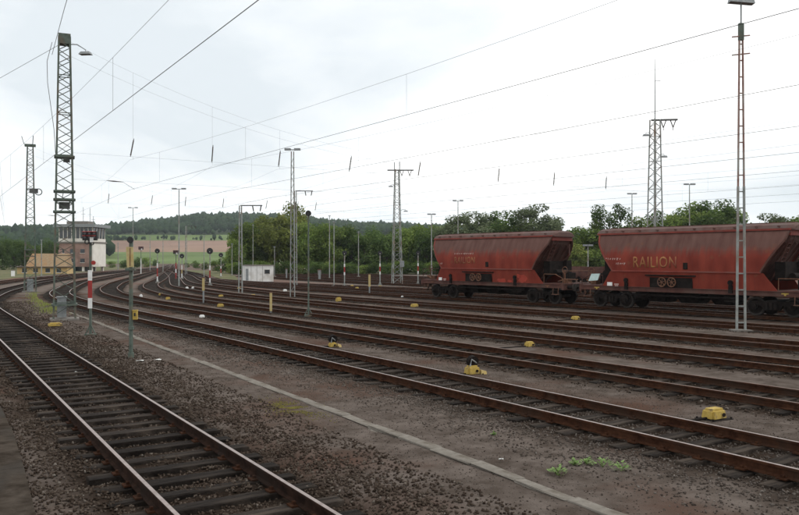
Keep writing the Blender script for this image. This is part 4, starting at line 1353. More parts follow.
    rp = [(1.02, 4.17), (1.02, 4.25), (.86, 4.42), (.5, 4.53), (-.5, 4.53), (-.86, 4.42), (-1.02, 4.25), (-1.02, 4.17)]
    i0 = len(m.v)
    ends = [(-5.62, .94), (-5.5, 1.0), (5.5, 1.0), (5.62, .94)]
    for (u, sc_) in ends:
        for (y, z) in rp:
            m.v.append((u, y * sc_, 4.17 + (z - 4.17) * (1 if abs(u) < 5.6 else .75)))
    n = len(rp)
    for k in range(3):
        for j in range(n):
            m.f.append((i0 + k * n + j, i0 + k * n + (j + 1) % n, i0 + (k + 1) * n + (j + 1) % n, i0 + (k + 1) * n + j)); m.m.append(0)
    m.f.append(tuple(i0 + j for j in range(n))); m.m.append(0)
    m.f.append(tuple(i0 + 3 * n + j for j in reversed(range(n)))); m.m.append(0)
    rf = m.build('roof', None, t)
    for s in (-1, 1):
        m = MB().use('wagon_red'); m.box((0, s * 1.03, 4.21), (11.0, .035, .09)); m.build('eave_rail', None, rf)
        m = MB().use('wagon_brown')
        for k in range(10):
            m.box((-4.9 + k * 1.09, s * .95, 4.35), (.05, .3, .07))
        m.build('hinge_row', None, rf)
    m = MB().use('wagon_brown'); m.box((0, 0, 4.56), (10.6, .34, .05)); m.build('roof_walk', None, rf)
    # discharge hoppers and gear between the bogies
    for q in (-1.9, 0.0, 1.9):
        m = MB().use('underframe_black')
        m.hexa([(q - .45, -.55, .42), (q + .45, -.55, .42), (q + .45, .55, .42), (q - .45, .55, .42),
                (q - .9, -1.1, 1.25), (q + .9, -1.1, 1.25), (q + .9, 1.1, 1.25), (q - .9, 1.1, 1.25)])
        m.build('discharge_hopper', None, t)
    m = MB().use('underframe_black'); m.tube([(-3.3, -1.12, .8), (3.3, -1.12, .8)], .05, 8); m.box((2.6, -.9, .82), (.8, .35, .4)); m.tube([(-3.0, -.85, .75), (-2.2, -.85, .75)], .2, 12); m.build('brake_rigging', None, t)
    # control ledge with the two hand wheels on the near side
    m = MB().use('underframe_black'); m.box((-.6, -1.46, 1.90), (2.9, .14, .07)); m.box((-.6, -1.36, 1.55), (2.5, .04, .62)); m.build('control_panel', None, t)
    for q in (-.28, .30):
        m = MB().use('rusty_steel'); m.ring((-.78 + q, -1.49, 1.55), (0, 1, 0), .235, .032, 20, 6)
        for k in range(3):
            an = k * math.pi / 3 + .3
            m.bar((-.78 + q - .23 * math.cos(an), -1.49, 1.55 - .23 * math.sin(an)), (-.78 + q + .23 * math.cos(an), -1.49, 1.55 + .23 * math.sin(an)), .03)
        m.tube([(-.78 + q, -1.36, 1.55), (-.78 + q, -1.52, 1.55)], .045, 8)
        m.build('hand_wheel', None, t)
    for q in (-3.35, 2.7):
        m = MB().use('underframe_black'); m.tube([(q, -1.36, 1.6), (q, -1.44, 1.6)], .13, 12); m.box((q, -1.36, 1.28), (.2, .1, .4)); m.build('latch', None, t)
    m = MB().use('underframe_black'); m.box((.32, -1.49, 2.42), (.24, .05, .34)); m.build('card_holder', None, t)
    m = MB().use('white_paint'); m.box((-4.45, -1.345, 1.36), (.34, .02, .2)); m.build('white_plate', None, t)
    m = MB().use('letter_white'); m.box((-4.0, -1.345, 1.36), (.3, .012, .06)); m.box((-4.0, -1.345, 1.27), (.22, .012, .05)); m.build('small_marking', None, t)
    place = lambda x0, z0: (lambda x, y, z: Vector((x0 + x * .76, -(wag_w(z0 + y) + .010 + z), z0 + y)))
    if variant == 2:
        me = text_mesh('RAILION', .84, 'lettering', 'letter_yellow', place(-2.85, 2.33))
        link('lettering', me, t)
        rows = [(-4.6, 2.78, 1.0), (-3.9, 2.52, .55)]
        m = MB().use('mint_panel'); m.hexa([(-5.95, -1.32, 1.5), (-5.3, -1.34, 1.55), (-5.3, -1.28, 1.55), (-5.95, -1.26, 1.5), (-5.75, -1.30, 1.92), (-5.15, -1.32, 1.94), (-5.15, -1.26, 1.94), (-5.75, -1.24, 1.92)]); m.build('pale_panel', None, t)
    else:
        me = text_mesh('RAILION', .64, 'lettering', 'letter_faded', place(-2.85, 2.48))
        link('lettering', me, t)
        rows = [(-2.85, 3.14, 1.9), (-4.3, 2.45, .25)]
        g = random.Random(5)
        for (x0, z0, w_, h_) in ((3.35, 1.5, .42, .27), (3.05, 1.68, .2, .18), (1.5, 1.38, .5, .13), (2.2, 1.36, .25, .10)):
            pts = []
            for q in range(14):
                an = q / 14 * 2 * math.pi; f = g.uniform(.55, 1.1)
                u, z = x0 + math.cos(an) * w_ * f, z0 + math.sin(an) * h_ * f
                pts.append((u, -(1.28 + .155 * (z - 1.22) / .88) - .004, z))
            m = MB().use('wagon_bright'); m.face(pts); m.face([(p[0], p[1] + .003, p[2]) for p in reversed(pts)])
            m.build('bright_red_patch', None, t)  # irregular patch in a brighter red than the skirt
    rr = random.Random(variant)
    m = MB().use('letter_white')
    for (x0, z0, ln) in rows:
        x = x0
        while x < x0 + ln:
            w_ = rr.uniform(.04, .10); h_ = rr.uniform(.07, .13)
            m.box((x, -(wag_w(z0) + .012), z0), (w_ * .45, .012, h_)); m.box((x + w_ * .5, -(wag_w(z0) + .012), z0 + h_ * .3), (w_ * .5, .012, h_ * .3))
            x += w_ + rr.uniform(.04, .12)
    m.build('small_marking', None, t)['kind'] = 'stuff'
    return t
hopper_wagon(40.9, 'left red hopper wagon with faded lettering and bright red patches low on its side', 1)
hopper_wagon(26.65, 'right red hopper wagon, nearer, with yellowish RAILION lettering and a small white plate', 2)

def low_wagon(yc, label):
    d = tdir(10, yc); rz = math.atan2(-d.y, -d.x)
    t = thing('low_sided_wagon', label, 'freight wagon', (tx(10, yc), yc, 0), rz, 'low-sided wagons behind the hopper wagons')
    m = MB().use('wagon_brown'); m.box((0, 0, 1.22), (13.4, 2.5, .16)); m.build('floor', None, t)
    for s in (-1, 1):
        for k in range(6):
            m = MB().use('wagon_brown'); m.box((-5.55 + k * 2.22, s * 1.33, 1.72), (2.14, .06, .80)); m.build('side_board', None, t)
        m = MB().use('underframe_black'); m.box((0, s * 1.1, 1.0), (13.4, .14, .3)); m.build('sole_bar', None, t)
    for e in (-1, 1):
        m = MB().use('wagon_brown'); m.box((e * 6.72, 0, 1.7), (.06, 2.6, .8)); m.build('end_board', None, t)
        for s in (-1, 1):
            m = MB().use('underframe_black'); m.tube([(e * 6.7, s * .875, 1.06), (e * 7.2, s * .875, 1.06)], .1, 10); m.tube([(e * 7.18, s * .875, 1.06), (e * 7.24, s * .875, 1.06)], .22, 14); m.build('buffer', None, t)
        bogie(t, e * 4.6)
low_wagon(40.5, 'dark red low-sided wagon seen through the gap between the hopper wagons')
low_wagon(55.2, 'second dark red low-sided wagon, hidden mostly behind the left hopper wagon')

# ------------------------------------------------------------------ white hut
X, Y = survey(257.5, 281.5)
hut = thing('equipment_hut', 'small white flat-roofed hut with a dark window, before the tree belt', 'hut', (X, Y, GZ), R(-8))
m = MB().use('hut_white'); m.box((0, 0, 1.05), (3.7, 2.2, 2.1)); m.build('wall', None, hut)
m = MB().use('concrete'); m.box((0, 0, 2.14), (3.9, 2.4, .09)); m.build('roof', None, hut)
m = MB().use('dark_glass'); m.box((1.0, -1.105, 1.30), (.62, .03, .45)); wn = m.build('window', None, hut)
m = MB().use('concrete')
for s in (-1, 1):
    m.box((1.0 + s * .33, -1.125, 1.30), (.05, .06, .55)); m.box((1.0, -1.125, 1.30 + s * .25), (.61, .055, .05))
m.build('frame', None, wn)
m = MB().use('galvanised'); m.box((-1.62, -1.11, .95), (.34, .04, 1.5)); m.build('door', None, hut)
for k in range(3):
    m = MB().use('concrete'); m.box((-1.1 + k * .75, -1.106, 1.05), (.025, .02, 2.08)); m.build('wall_joint', None, hut)

# ------------------------------------------------------------------ signal tower
TX, TY = at_depth(82.5, 182)
tw = thing('signal_tower', 'signal tower with overhanging glazed cabin, brown left face and white right face', 'signal tower', (TX, TY, GZ), R(-34))
wx, wy = 8.0, 7.0
zt = lambda y: zat(y, 180) - GZ
b0, b1, c0, c1, r1 = zt(266.5), zt(243.5), zt(242.5), zt(227.5), zt(224.5)
m = MB().use('brick_brown'); m.box((0, -.1, (b0 + b1) / 2), (wx - .2, wy - .2, b1 - b0)); m.build('wall', None, tw)
m = MB().use('render_white'); m.box((wx / 2, -.1, (b0 + b1) / 2), (.3, wy, b1 - b0 + .1)); m.build('gable_wall', None, tw)
m = MB().use('concrete'); m.box((0, 0, c0 + .0), (wx + .6, wy + .6, .35)); m.build('floor_slab', None, tw)
m = MB().use('dark_glass'); m.box((0, 0, (c0 + c1) / 2 + .3), (wx - .2, wy - .2, c1 - c0 - .6)); cb = m.build('cabin', None, tw)
m = MB().use('render_white'); m.box((0, 0, c0 + .5), (wx + .1, wy + .1, .8)); m.build('parapet', None, cb)
for k in range(9):
    m = MB().use('render_white'); m.box((-wx / 2 + .1 + k * (wx - .2) / 8, -wy / 2 + .05, (c0 + c1) / 2 + .35), (.14, .16, c1 - c0 - .8)); m.build('mullion', None, cb)
for k in range(5):
    m = MB().use('render_white'); m.box((wx / 2 - .05, -wy / 2 + .3 + k * (wy - .6) / 4, (c0 + c1) / 2 + .35), (.16, .14, c1 - c0 - .8)); m.build('mullion', None, cb)
m = MB().use('galvanised'); m.box((0, 0, (c1 + r1) / 2), (wx + 1.8, wy + 2.0, r1 - c1)); rf = m.build('roof', None, tw)
m = MB().use('concrete'); m.box((-.5, 0, r1 + .4), (5.0, 3.4, .8)); m.build('roof_hut', None, rf)
for (u, h) in ((.2, 4.2), (1.8, 4.0), (2.6, 2.0), (-2.0, 2.6)):
    m = MB().use('galvanised'); m.tube([(u, 0, r1), (u, 0, r1 + h)], .06, 6); m.bar((u - .5, 0, r1 + h * .6), (u + .5, 0, r1 + h * .6), .06); m.build('antenna', None, rf)
for u in (-wx / 2 + .5, -1.6, 1.6, wx / 2 - .5):
    for v in (-wy / 2 + .5, wy / 2 - .5):
        m = MB().use('render_white'); m.box((u, v, b0 / 2), (.5, .5, b0)); m.build('pillar', None, tw)
m = MB().use('dark_glass'); m.box((-.8, .8, b0 / 2 - .04), (wx - 3.4, wy - 3, b0 - .1)); m.build('ground_floor', None, tw)
for r_ in range(2):
    for k in range(3):
        m = MB().use('dark_glass'); m.box((-3.2 + k * 2.4, -wy / 2 - .02, b0 + 1.4 + r_ * 2.2), (1.0, .06, .9)); wn = m.build('window', None, tw)
        m = MB().use('render_white'); m.box((-3.2 + k * 2.4, -wy / 2 - .05, b0 + .9 + r_ * 2.2), (1.2, .14, .1)); m.build('sill', None, wn)

# ------------------------------------------------------------------ yellow house at the far left
YX, YY = at_depth(46, 152)
hs = thing('yellow_house', 'low yellow house with a tan pitched roof, behind the masts at the left', 'house', (YX, YY, GZ), R(-20))
zt = lambda y: zat(y, 150) - GZ
e1, e2 = zt(267.2), zt(253.5)
m = MB().use('render_yellow'); m.box((0, 0, e1 / 2), (9.0, 6.0, e1)); m.build('wall', None, hs)
m = MB().use('roof_dark'); m.box((0, -.2, e1 + .06), (9.6, 6.8, .12)); m.build('eaves', None, hs)
m = MB().use('roof_tile')
m.hexa([(-3.2, -2.6, e1 + .12), (4.5, -2.6, e1 + .12), (4.5, 3.0, e1 + .12), (-3.2, 3.0, e1 + .12), (-2.4, -.6, e2), (4.2, -.6, e2), (4.2, .8, e2), (-2.4, .8, e2)])
rf = m.build('roof', None, hs)
m = MB().use('brick_brown'); m.box((2.6, .2, e2 + .3), (.6, .6, .9)); m.build('chimney', None, rf)
for u in (-3.2, -1.2, 1.0, 3.0):
    m = MB().use('dark_glass'); m.box((u, -3.02, e1 * .55), (.8, .06, .8)); wn = m.build('window', None, hs)
    m = MB().use('white_paint'); m.box((u, -3.05, e1 * .55 - .45), (.95, .12, .08)); m.build('sill', None, wn)
X, Y = survey(13, 276.5)
t = thing('relay_cabinet', 'small white cabinet on the grass at the far left edge', 'cabinet', (X, Y, GZ))
m = MB().use('white_paint'); m.box((0, 0, .5), (.55, .4, 1.0)); m.build('casing', None, t)
m = MB().use('concrete'); m.box((0, 0, 1.03), (.65, .5, .06)); m.build('lid', None, t)

# ------------------------------------------------------------------ trees
def crown_mesh(name, seed, blobs, nleaf, size, material, zc, rz_, rx, gap):
    g = np.random.default_rng(seed)
    C, S = [], []
    for k in range(blobs):
        v = g.normal(size=3); v /= np.linalg.norm(v)
        rr = g.uniform(.25, 1.0) ** .6
        C.append((v[0] * rx * rr * .8, v[1] * rx * rr * .8, zc + v[2] * rz_ * rr * .85)); S.append(g.uniform(.55, 1.0) * gap)
    C = np.array(C); S = np.array(S)
    w_ = S ** 2 / (S ** 2).sum()
    idx = g.choice(blobs, nleaf, p=w_)
    dirs = g.normal(size=(nleaf, 3)); dirs /= np.linalg.norm(dirs, axis=1)[:, None]
    rad = g.uniform(.35, 1.05, nleaf) ** .7
    P = C[idx] + dirs * (S[idx] * rad)[:, None] * np.array([1, 1, .8])
    P[:, 2] = np.maximum(P[:, 2], .15)
    nrm = dirs * .7 + g.normal(size=(nleaf, 3)) * .8 + np.array([0, 0, .9]); nrm /= np.linalg.norm(nrm, axis=1)[:, None]
    ref = g.normal(size=(nleaf, 3))
    u = np.cross(nrm, ref); u /= np.linalg.norm(u, axis=1)[:, None]
    v = np.cross(nrm, u)
    s = (size * g.uniform(.55, 1.25, nleaf))[:, None]
    V = np.stack([P - u * s, P - v * s * .6 + nrm * s * .15, P + u * s, P + v * s * .6 + nrm * s * .15], 1).reshape(-1, 3)
    F = np.arange(nleaf * 4).reshape(-1, 4)
    blobtone = g.uniform(-.22, .22, blobs)
    r = np.clip(g.beta(2, 2.4, nleaf) + blobtone[idx], 0, 1)
    return np_mesh(name, V, F, material, np.repeat(r, 4)), C

def trunk_mesh(seed, H, C, r=.16):
    g = random.Random(seed)
    m = MB().use('bark')
    top = H * .62
    m.tube([(0, 0, -.3), (g.uniform(-.1, .1), g.uniform(-.1, .1), top * .5), (g.uniform(-.2, .2), g.uniform(-.2, .2), top)], [r, r * .75, r * .4], 8)
    for c in C[:12]:
        b = g.uniform(.25, .8) * top
        mid = (c[0] * .45, c[1] * .45, b + (c[2] - b) * .55)
        m.tube([(0, 0, b), mid, (c[0] * .92, c[1] * .92, c[2])], [r * .45, r * .3, r * .12], 5)
    return m.mesh('trunk')

PROTO = []
def proto(kind, seed, material):
    if kind == 'bush':      # leafy almost to the ground
        me, C = crown_mesh('crown', seed, 40, 6400, .22, material, 4.6, 5.0, 3.4, 1.8)
    elif kind == 'airy':    # clumps with sky between them
        me, C = crown_mesh('crown', seed, 34, 5000, .18, material, 6.0, 3.9, 3.9, 1.25)
    else:                   # low shrub
        me, C = crown_mesh('crown', seed, 16, 2200, .3, material, 4.2, 4.6, 4.2, 2.4)
    return me, trunk_mesh(seed, 9.5, C)
KINDS = {
    'mid1': proto('bush', 11, 'leaf_mid'), 'mid2': proto('bush', 12, 'leaf_mid'), 'dark1': proto('bush', 13, 'leaf_dark'), 'dark2': proto('bush', 14, 'leaf_dark'),
    'yel1': proto('bush', 15, 'leaf_yellow'), 'yel2': proto('airy', 16, 'leaf_yellow'),
    'grey1': proto('airy', 17, 'leaf_grey'), 'grey2': proto('airy', 18, 'leaf_grey'), 'air1': proto('airy', 19, 'leaf_mid'), 'air2': proto('airy', 20, 'leaf_dark'),
    'shrub': proto('shrub', 21, 'leaf_dark'), 'shrub2': proto('shrub', 22, 'leaf_mid'),
}
def tree(x, ytop, d, kind, label, wide=1.0, group='trees of the belt behind the yard', name='tree', cat='tree'):
    X, Y = at_depth(x, d)
    H = zat(ytop, d) - GZ
    s = H / 10.0
    t = thing(name, label, cat, (X, Y, GZ), random.uniform(0, 6.28), group)
    t.scale = (s * wide, s * wide, s)
    cm, tm = KINDS[kind]
    link('crown', cm, t); link('trunk', tm, t)
    return t
for x, y, d, k, wd, lab in (
        (236, 240, 152, 'mid1', .9, 'low green tree at the left end of the belt, left of the white hut'),
        (244, 230, 156, 'mid2', 1.0, 'green tree above the left end of the white hut'),
        (254, 226, 160, 'mid1', 1.0, 'green tree above the middle of the white hut'),
        (263, 222, 162, 'yel1', .95, 'yellowish bushy tree above the right end of the white hut'),
        (284, 220, 158, 'yel1', 1.0, 'yellowish bushy tree just left of the slim lattice floodlight mast'),
        (299, 222, 160, 'yel1', .9, 'yellowish bushy tree just right of the slim lattice floodlight mast'),
        (309, 226, 156, 'mid1', 1.0, 'green tree directly behind the tall black-disc post'),
        (319, 225, 160, 'dark1', 1.0, 'dark green tree right of the tall black-disc post'),
        (330, 227, 155, 'mid2', 1.05, 'green tree behind the pair of thin poles in the belt'),
        (341, 226, 160, 'mid1', 1.0, 'green tree behind the left banded signal'),
        (352, 230, 158, 'dark2', 1.1, 'dark tree of the belt just left of the single thin pole'),
        (364, 232, 155, 'dark1', 1.1, 'dark tree of the belt behind the yellow-panel post'),
        (375, 231, 160, 'dark2', 1.1, 'dark tree of the belt just left of the middle banded signal'),
        (387, 232, 156, 'dark1', 1.1, 'dark tree of the belt left of the mast with cross arms'),
        (398, 230, 160, 'dark2', 1.05, 'dark tree of the belt directly behind the mast with cross arms'),
        (408, 228, 158, 'mid1', 1.0, 'green tree of the belt touching the right side of the cross-arm mast'),
        (427, 229, 157, 'dark1', 1.0, 'dark tree behind the left end of the left hopper wagon'),
        (438, 228, 160, 'mid2', 1.0, 'green tree over the left corner of the left hopper wagon roof'),
        (450, 227, 158, 'dark2', 1.0, 'dark tree at the right end of the belt, over the left wagon roof')):
    tree(x, y - (10 if 240 < x < 322 else 5.5), d, k, lab, wd)
for q, x in enumerate(range(232, 452, 11)):
    tree(x + random.uniform(-3, 3), 262 - random.uniform(0, 6), 147 + random.uniform(-1, 1), 'shrub' if q % 3 else 'shrub2', 'low undergrowth bush along the foot of the tree belt', 1.5, 'undergrowth at the foot of the tree belt', 'shrub', 'shrub')
tree(275, 209, 156, 'yel2', 'yellow-green tree rising above the belt just right of the white hut', 1.0)
tree(293, 196, 164, 'yel1', 'tallest yellow-green tree of the belt, behind the slim lattice floodlight mast', .7)
tree(417, 222, 164, 'mid2', 'green tree standing above the belt just right of the mast with cross arms', 1.0)
for x, y, d, k, lab, wd in (
        (452, 222, 152, 'grey2', 'pale tree at the left end of the left hopper wagon roof', 1.0),
        (467, 211, 150, 'grey1', 'pale loose-crowned tree above the left half of the left hopper wagon', 1.05),
        (483, 213, 154, 'grey2', 'pale loose-crowned tree second from the left above the left hopper wagon', .95),
        (503, 212, 152, 'air2', 'dark round-crowned tree above the middle of the left hopper wagon', 1.05),
        (516, 218, 150, 'air1', 'low green tree tucked between the dark round tree and the tallest tree', .9),
        (534, 203, 150, 'grey1', 'tallest tree above the right end of the left hopper wagon', .95),
        (545, 214, 154, 'grey2', 'pale tree right beside the tallest one over the left hopper wagon', .8),
        (584, 228, 148, 'mid2', 'bushy green tree in the gap between the two hopper wagons', 1.1),
        (574, 244, 146, 'yel1', 'small yellowish tree low in the gap between the two wagons', 1.1),
        (594, 236, 150, 'mid1', 'green tree at the left end of the right hopper wagon', 1.1),
        (608, 205, 150, 'air2', 'tall open-crowned tree above the left end of the right hopper wagon', .8),
        (624, 222, 152, 'air1', 'low green tree between the open-crowned tree and the antenna mast', .9),
        (645, 211, 150, 'air1', 'small round tree immediately left of the antenna mast', .8),
        (668, 212, 152, 'air2', 'dark tree just right of the antenna mast', .95),
        (684, 205, 150, 'air1', 'green tree behind the slender lamp mast over the right wagon', 1.0),
        (699, 203, 154, 'mid2', 'full green tree right of the slender lamp mast over the right wagon', .85),
        (715, 201, 150, 'air2', 'high dark tree a little left of the tall ladder mast', 1.0),
        (731, 208, 152, 'mid1', 'green tree directly behind the tall ladder mast', .85),
        (747, 219, 150, 'air1', 'low tree just right of the tall ladder mast', .9),
        (772, 213, 152, 'grey1', 'pale tree near the right edge above the right wagon', 1.0),
        (785, 216, 150, 'air1', 'green tree second from the right edge', .9),
        (676, 211, 160, 'mid1', 'green tree filling the row behind the gap right of the antenna mast', .9),
        (692, 208, 162, 'air1', 'green tree farther back, between the lamp mast and the full tree', 1.0),
        (723, 208, 160, 'mid2', 'green tree farther back, just left of the tall ladder mast', .9),
        (758, 221, 158, 'mid1', 'low dark green tree midway between ladder mast and right edge', .9),
        (634, 226, 160, 'mid1', 'low green tree behind the thin lamp mast left of the antenna mast', .9),
        (560, 240, 158, 'dark1', 'dark low tree at the right end of the left hopper wagon', 1.0),
        (491, 220, 160, 'mid1', 'green tree filling behind the pale trees over the left hopper wagon', .9),
        (522, 222, 160, 'dark2', 'dark tree filling behind the tallest tree over the left hopper wagon', .9),
        (800, 217, 152, 'mid2', 'tree cut by the right edge of the picture', 1.0)):
    tree(x, y - 4, d, k, lab, wd * 1.18, 'trees rising behind the hopper wagons')
for x, y, d, k, wd, lab in ((-12, 234, 205, 'dark1', 1.0, 'dark tree cut by the left edge of the picture'), (2, 236, 200, 'dark2', 1.0, 'dark tree just inside the left edge of the picture'),
        (14, 234, 215, 'dark1', 1.0, 'dark tree immediately left of the far left lattice mast'), (24, 240, 210, 'dark2', 1.0, 'dark tree right behind the far left lattice mast'),
        (33, 241, 230, 'dark1', .9, 'dark tree above the left end of the yellow house'), (46, 238, 240, 'dark2', 1.0, 'dark tree above the roof of the yellow house'), (58, 239, 250, 'dark1', 1.0, 'dark tree between the yellow house and the signal tower')):
    tree(x, y, d, k, lab, wd, 'dark trees at the far left')
for x, y, d, k, wd, lab in ((112, 259, 250, 'shrub2', 1.3, 'shrub on the field edge right beside the signal tower'), (124, 258, 240, 'shrub', 1.4, 'dark shrub behind the cream-board post'),
        (137, 255, 250, 'shrub', 1.2, 'dark shrub behind the distant red-headed signal'), (147, 254, 265, 'shrub2', 1.1, 'tall shrub left of the disc signal by the T-mast'), (155, 258, 295, 'shrub', 1.2, 'dark shrub behind the disc signal by the T-mast'),
        (187, 261, 255, 'shrub2', 1.2, 'small shrub at the foot of the T-mast'), (196, 259, 228, 'shrub', 1.3, 'low dark shrub left of the far signal group centre'), (205, 260, 200, 'shrub', 1.1, 'dark shrub behind the far signal group centre'),
        (216, 257, 182, 'shrub2', 1.1, 'shrub right of the far signal group centre'), (226, 250, 165, 'shrub', 1.0, 'large dark shrub at the left end of the tree belt')):
    tree(x, y, d, k, lab, wd, 'shrubs along the field edge', 'shrub', 'shrub')

# ------------------------------------------------------------------ hills, fields and the far wood
RX = [-500, -60, 0, 50, 104, 131, 163, 174, 201, 229, 280, 320, 350, 420, 480, 560, 600, 700, 800, 1300]
RY = [238, 236, 234, 232, 229.5, 225, 221.5, 219.5, 216, 215.5, 217.5, 221.5, 224.5, 227, 229.5, 235, 240, 246, 248, 248]
def terr_z(px, d):
    base = np.interp(d, [330, 450, 520, 600, 680, 850, 920], [-.6, -.3, 1.8, 4.8, 8.55, 22.7, 31.0])
    g = np.interp(px, [-500, 350, 600, 1300], [1, 1, .6, .6])
    zr = CAM_H + (HYP - (np.interp(px, RX, RY) + 4.5)) * 1700 / FPX
    u = np.clip((d - 920) / 780.0, 0, 1); u = u * (1.6 - .6 * u)
    z = np.where(d < 920, base * g, 31.0 * g + (zr - 31.0 * g) * u)
    z = z + np.where(d > 1700, -(d - 1700) * .06, 0)
    return z + np.where(d > 920, 5 * (vnoise(px * 4, d, 160, 9) - .5), 0)
def terr_patch(name, pxs, ds, material):
    PX, D = np.meshgrid(pxs, ds)
    k = (PX - CXP) / FPX
    V = np.stack([D * (CH * k + SH), D * (CH - SH * k), terr_z(PX, D)], -1).reshape(-1, 3)
    nx, ny = len(pxs), len(ds)
    i = np.arange(ny - 1)[:, None] * nx + np.arange(nx - 1)[None, :]
    F = np.stack([i, i + 1, i + 1 + nx, i + nx], -1).reshape(-1, 4)
    return struct(link(name, np_mesh(name, V, F, material, smooth=True)))
pxs = np.arange(-200, 1001, 10.0)
terr_patch('meadow', pxs, np.arange(330, 681, 10.0), 'meadow_green')
terr_patch('ploughed_field', pxs, np.arange(680, 851, 10.0), 'ploughed')
terr_patch('upper_meadow', pxs, np.arange(850, 921, 10.0), 'meadow_green')
terr_patch('hill', pxs, np.arange(920, 2301, 20.0), 'hill_soil')

ICO = bmesh.new(); bmesh.ops.create_icosphere(ICO, subdivisions=1, radius=1.0)
IV = np.array([v.co for v in ICO.verts]); IF = np.array([[v.index for v in f.verts] for f in ICO.faces]); ICO.free()
def wood(name, px, d, label, size=1.0):
    n = len(px)
    k = (px - CXP) / FPX
    z = terr_z(px, d)
    r = (1.8 + 3.0 * rng.beta(1.6, 2.2, n)) * size; h = r * rng.uniform(.8, 1.7, n)
    V = IV[None] * (1 + rng.uniform(-.28, .28, (n, len(IV), 1)))
    V = V * np.stack([r, r, h], 1)[:, None, :]
    V = V + np.stack([d * (CH * k + SH), d * (CH - SH * k), z + h * .9 + rng.uniform(0, 3.0, n) * size], 1)[:, None, :]
    F = (np.arange(n)[:, None, None] * len(IV) + IF[None]).reshape(-1, 3)
    tone = np.clip(rng.beta(2, 2, n) * .8 + .5 * (vnoise(px * 5, d, 90, 4) - .4), 0, 1)
    o = link(name, np_mesh(name, V.reshape(-1, 3), F, 'forest_canopy', np.repeat(tone, len(IV))))
    o['kind'] = 'stuff'
    return tag(o, label, 'forest')
n = 19000
px = rng.uniform(-70, 830, n); d = 930 + 800 * rng.uniform(0, 1, n) ** .9
wood('hill_forest', px, d, 'dark wooded hillside along the horizon behind the fields')
n = 1500
px = rng.uniform(-60, 112, n); d = rng.uniform(540, 920, n)
wood('hill_forest', px[px + .1 * (d - 540) * .3 < 112], d[px + .1 * (d - 540) * .3 < 112], 'dark wood reaching down to the signal tower at the left')
n = 240
px = rng.uniform(100, 235, n); d = rng.uniform(846, 860, n)
k_ = rng.uniform(0, 1, n) < np.where(px > 135, .12, .7)
wood('hedgerow', px[k_], d[k_], 'hedgerow of small trees along the top of the ploughed field', .5)

# ------------------------------------------------------------------ weeds and litter on the path
def weed(x, y, r, label):
    X, Y = survey(x, y)
    g = random.Random(int(x * 7 + y))
    m = MB().use('weed_leaf')
    for k in range(int(18 + 150 * r)):
        an = g.uniform(0, 6.28); rr = r * g.uniform(.15, 1.0)
        c = Vector((math.cos(an) * rr, math.sin(an) * rr, g.uniform(.02, .13) * (1.25 - rr / r) * min(1.0, r / .12)))
        o_ = Vector((math.cos(an), math.sin(an), g.uniform(.2, .9))).normalized() * g.uniform(.022, .045)
        s_ = Vector((-math.sin(an), math.cos(an), 0)) * g.uniform(.010, .022)
        m.face([c - o_, c + s_, c + o_ * 1.1, c - s_])
    for k in range(6):
        an = g.uniform(0, 6.28); m.tube([(0, 0, -.02), (math.cos(an) * r * .5, math.sin(an) * r * .5, .07)], .004, 4)
    t = thing('weed', label, 'weed', (X, Y, GZ), 0, 'green weeds on the path')
    m.build('leaves', None, t)
weed(557, 474, .17, 'low green weed at the left end of the weed group on the path')
weed(575, 465, .09, 'small green weed second from the left on the path')
weed(587, 464, .10, 'small green weed in the middle of the weed group on the path')
weed(603, 466, .16, 'bushy green weed, third largest tuft from the right on the path')
weed(621, 470, .13, 'green weed at the right end of the weed group on the path')
weed(494, 435, .035, 'single tiny weed alone on the path left of the weed group')
m_l = []
for q, (x, y, s_, lab) in enumerate(((501, 461, .05, 'white scrap lying on the path near the trough'), (140, 361.5, .16, 'pale flat scrap left of the pair by the cream-board post'), (158, 360.5, .13, 'pale flat scrap right of the pair by the cream-board post'), (514, 365, .07, 'white scrap beyond the large lever box'), (76, 373, .05, 'tiny pale scrap between the rails of the nearest track'))):
    X, Y = survey(x, y)
    m = MB().use('litter_white')
    g = random.Random(q)
    pts = [(math.cos(a) * s_ * g.uniform(.6, 1), math.sin(a) * s_ * .6 * g.uniform(.6, 1), .02 + g.uniform(0, .025)) for a in np.linspace(0, 5.4, 7)]
    m.v = pts + [(p[0] * .95, p[1] * .95, p[2] - .012) for p in pts]
    nn = len(pts)
    m.f = [tuple(range(nn)), tuple(reversed(range(nn, 2 * nn)))] + [(k, k + nn, (k + 1) % nn + nn, (k + 1) % nn) for k in range(nn)]
    m.m = [0] * len(m.f)
    tag(m.build('paper_scrap', None, None, (X, Y, GZ + .005)), lab, 'litter')

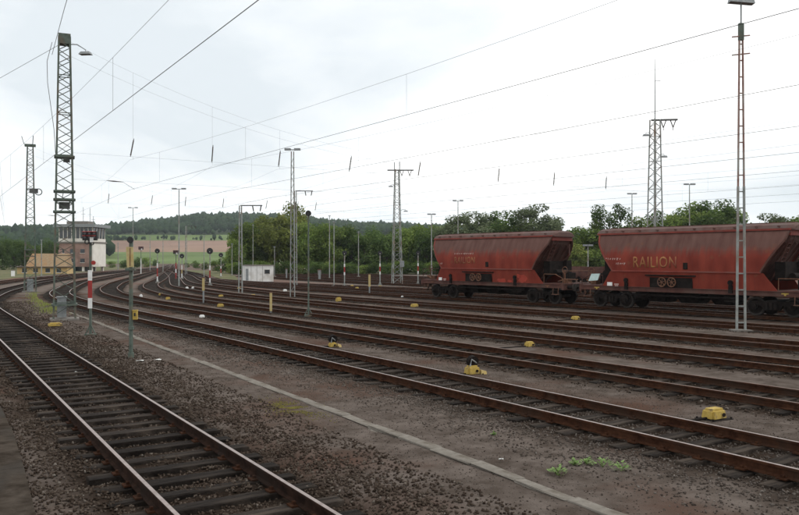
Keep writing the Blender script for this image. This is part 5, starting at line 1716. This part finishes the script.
# ------------------------------------------------------------------ moss on the soil beside the trough
n = 2600
an = rng.uniform(0, 6.28, n); rr = np.abs(rng.normal(0, .5, n))
cx_, cy_ = survey(292, 408)
x = cx_ + np.cos(an) * rr * .55; y = cy_ + np.sin(an) * rr * 1.3
sz = rng.uniform(.008, .02, n)
k = vnoise(x, y, .22, 6) > .42
o = stones('moss', x[k], y[k], ground_z(x[k], y[k]) + .003, sz[k], 'moss', 'yellowish moss patch on the brown soil beside the cable trough')
o['category'] = 'moss'

# ------------------------------------------------------------------ haze over the whole valley
m, t_, b_ = nodes_of('haze_air')
t_.nodes.remove(b_)
pv = t_.nodes.new('ShaderNodeVolumePrincipled')
pv.inputs['Color'].default_value = (0.84, 0.93, 1.0, 1)
pv.inputs['Density'].default_value = 0.00012
pv.inputs['Anisotropy'].default_value = 0.2
t_.links.new(pv.outputs[0], t_.nodes['Material Output'].inputs['Volume'])
MATS['haze_air'] = m
hb = MB(); hb.use('haze_air')
hb.box((1000, 1375, 108.5), (3860, 3550, 223))
hz = hb.build('haze')
hz['kind'] = 'stuff'
tag(hz, 'thin pale haze over the whole valley', 'haze')

# ------------------------------------------------------------------ grass blades on the verge beside the near left mast
n = 4200
pa, pb = np.array(survey(36, 293)), np.array(survey(55, 313))
u = rng.uniform(0, 1, n)
x = pa[0] + (pb[0] - pa[0]) * u + rng.normal(0, .42, n); y = pa[1] + (pb[1] - pa[1]) * u + rng.normal(0, .9, n)
k = (vnoise(x, y, .9, 14) > .38) & (np.abs(x - np.interp(y, *TRK[1])) > 1.7) & (np.abs(x - np.interp(y, *TRK[2])) > 1.7)
x, y = x[k], y[k]; n = len(x)
h = rng.uniform(.05, .2, n); an = rng.uniform(0, 6.28, n); lean = rng.uniform(0, .1, n)
z = np.where(y < 71, ground_z(x, y), -.23)
bx_, by_ = np.cos(an) * .012, np.sin(an) * .012
V = np.stack([np.stack([x - bx_, y - by_, z - .03], 1), np.stack([x + bx_, y + by_, z - .03], 1), np.stack([x - by_ / .012 * lean, y + bx_ / .012 * lean, z + h], 1)], 1).reshape(-1, 3)
o = link('grass', np_mesh('grass', V, np.arange(3 * n).reshape(-1, 3), 'leaf_yellow', np.repeat(rng.uniform(0, 1, n), 3)))
o['kind'] = 'stuff'
tag(o, 'sparse yellow-green grass on the soil behind the near left lattice mast', 'grass')
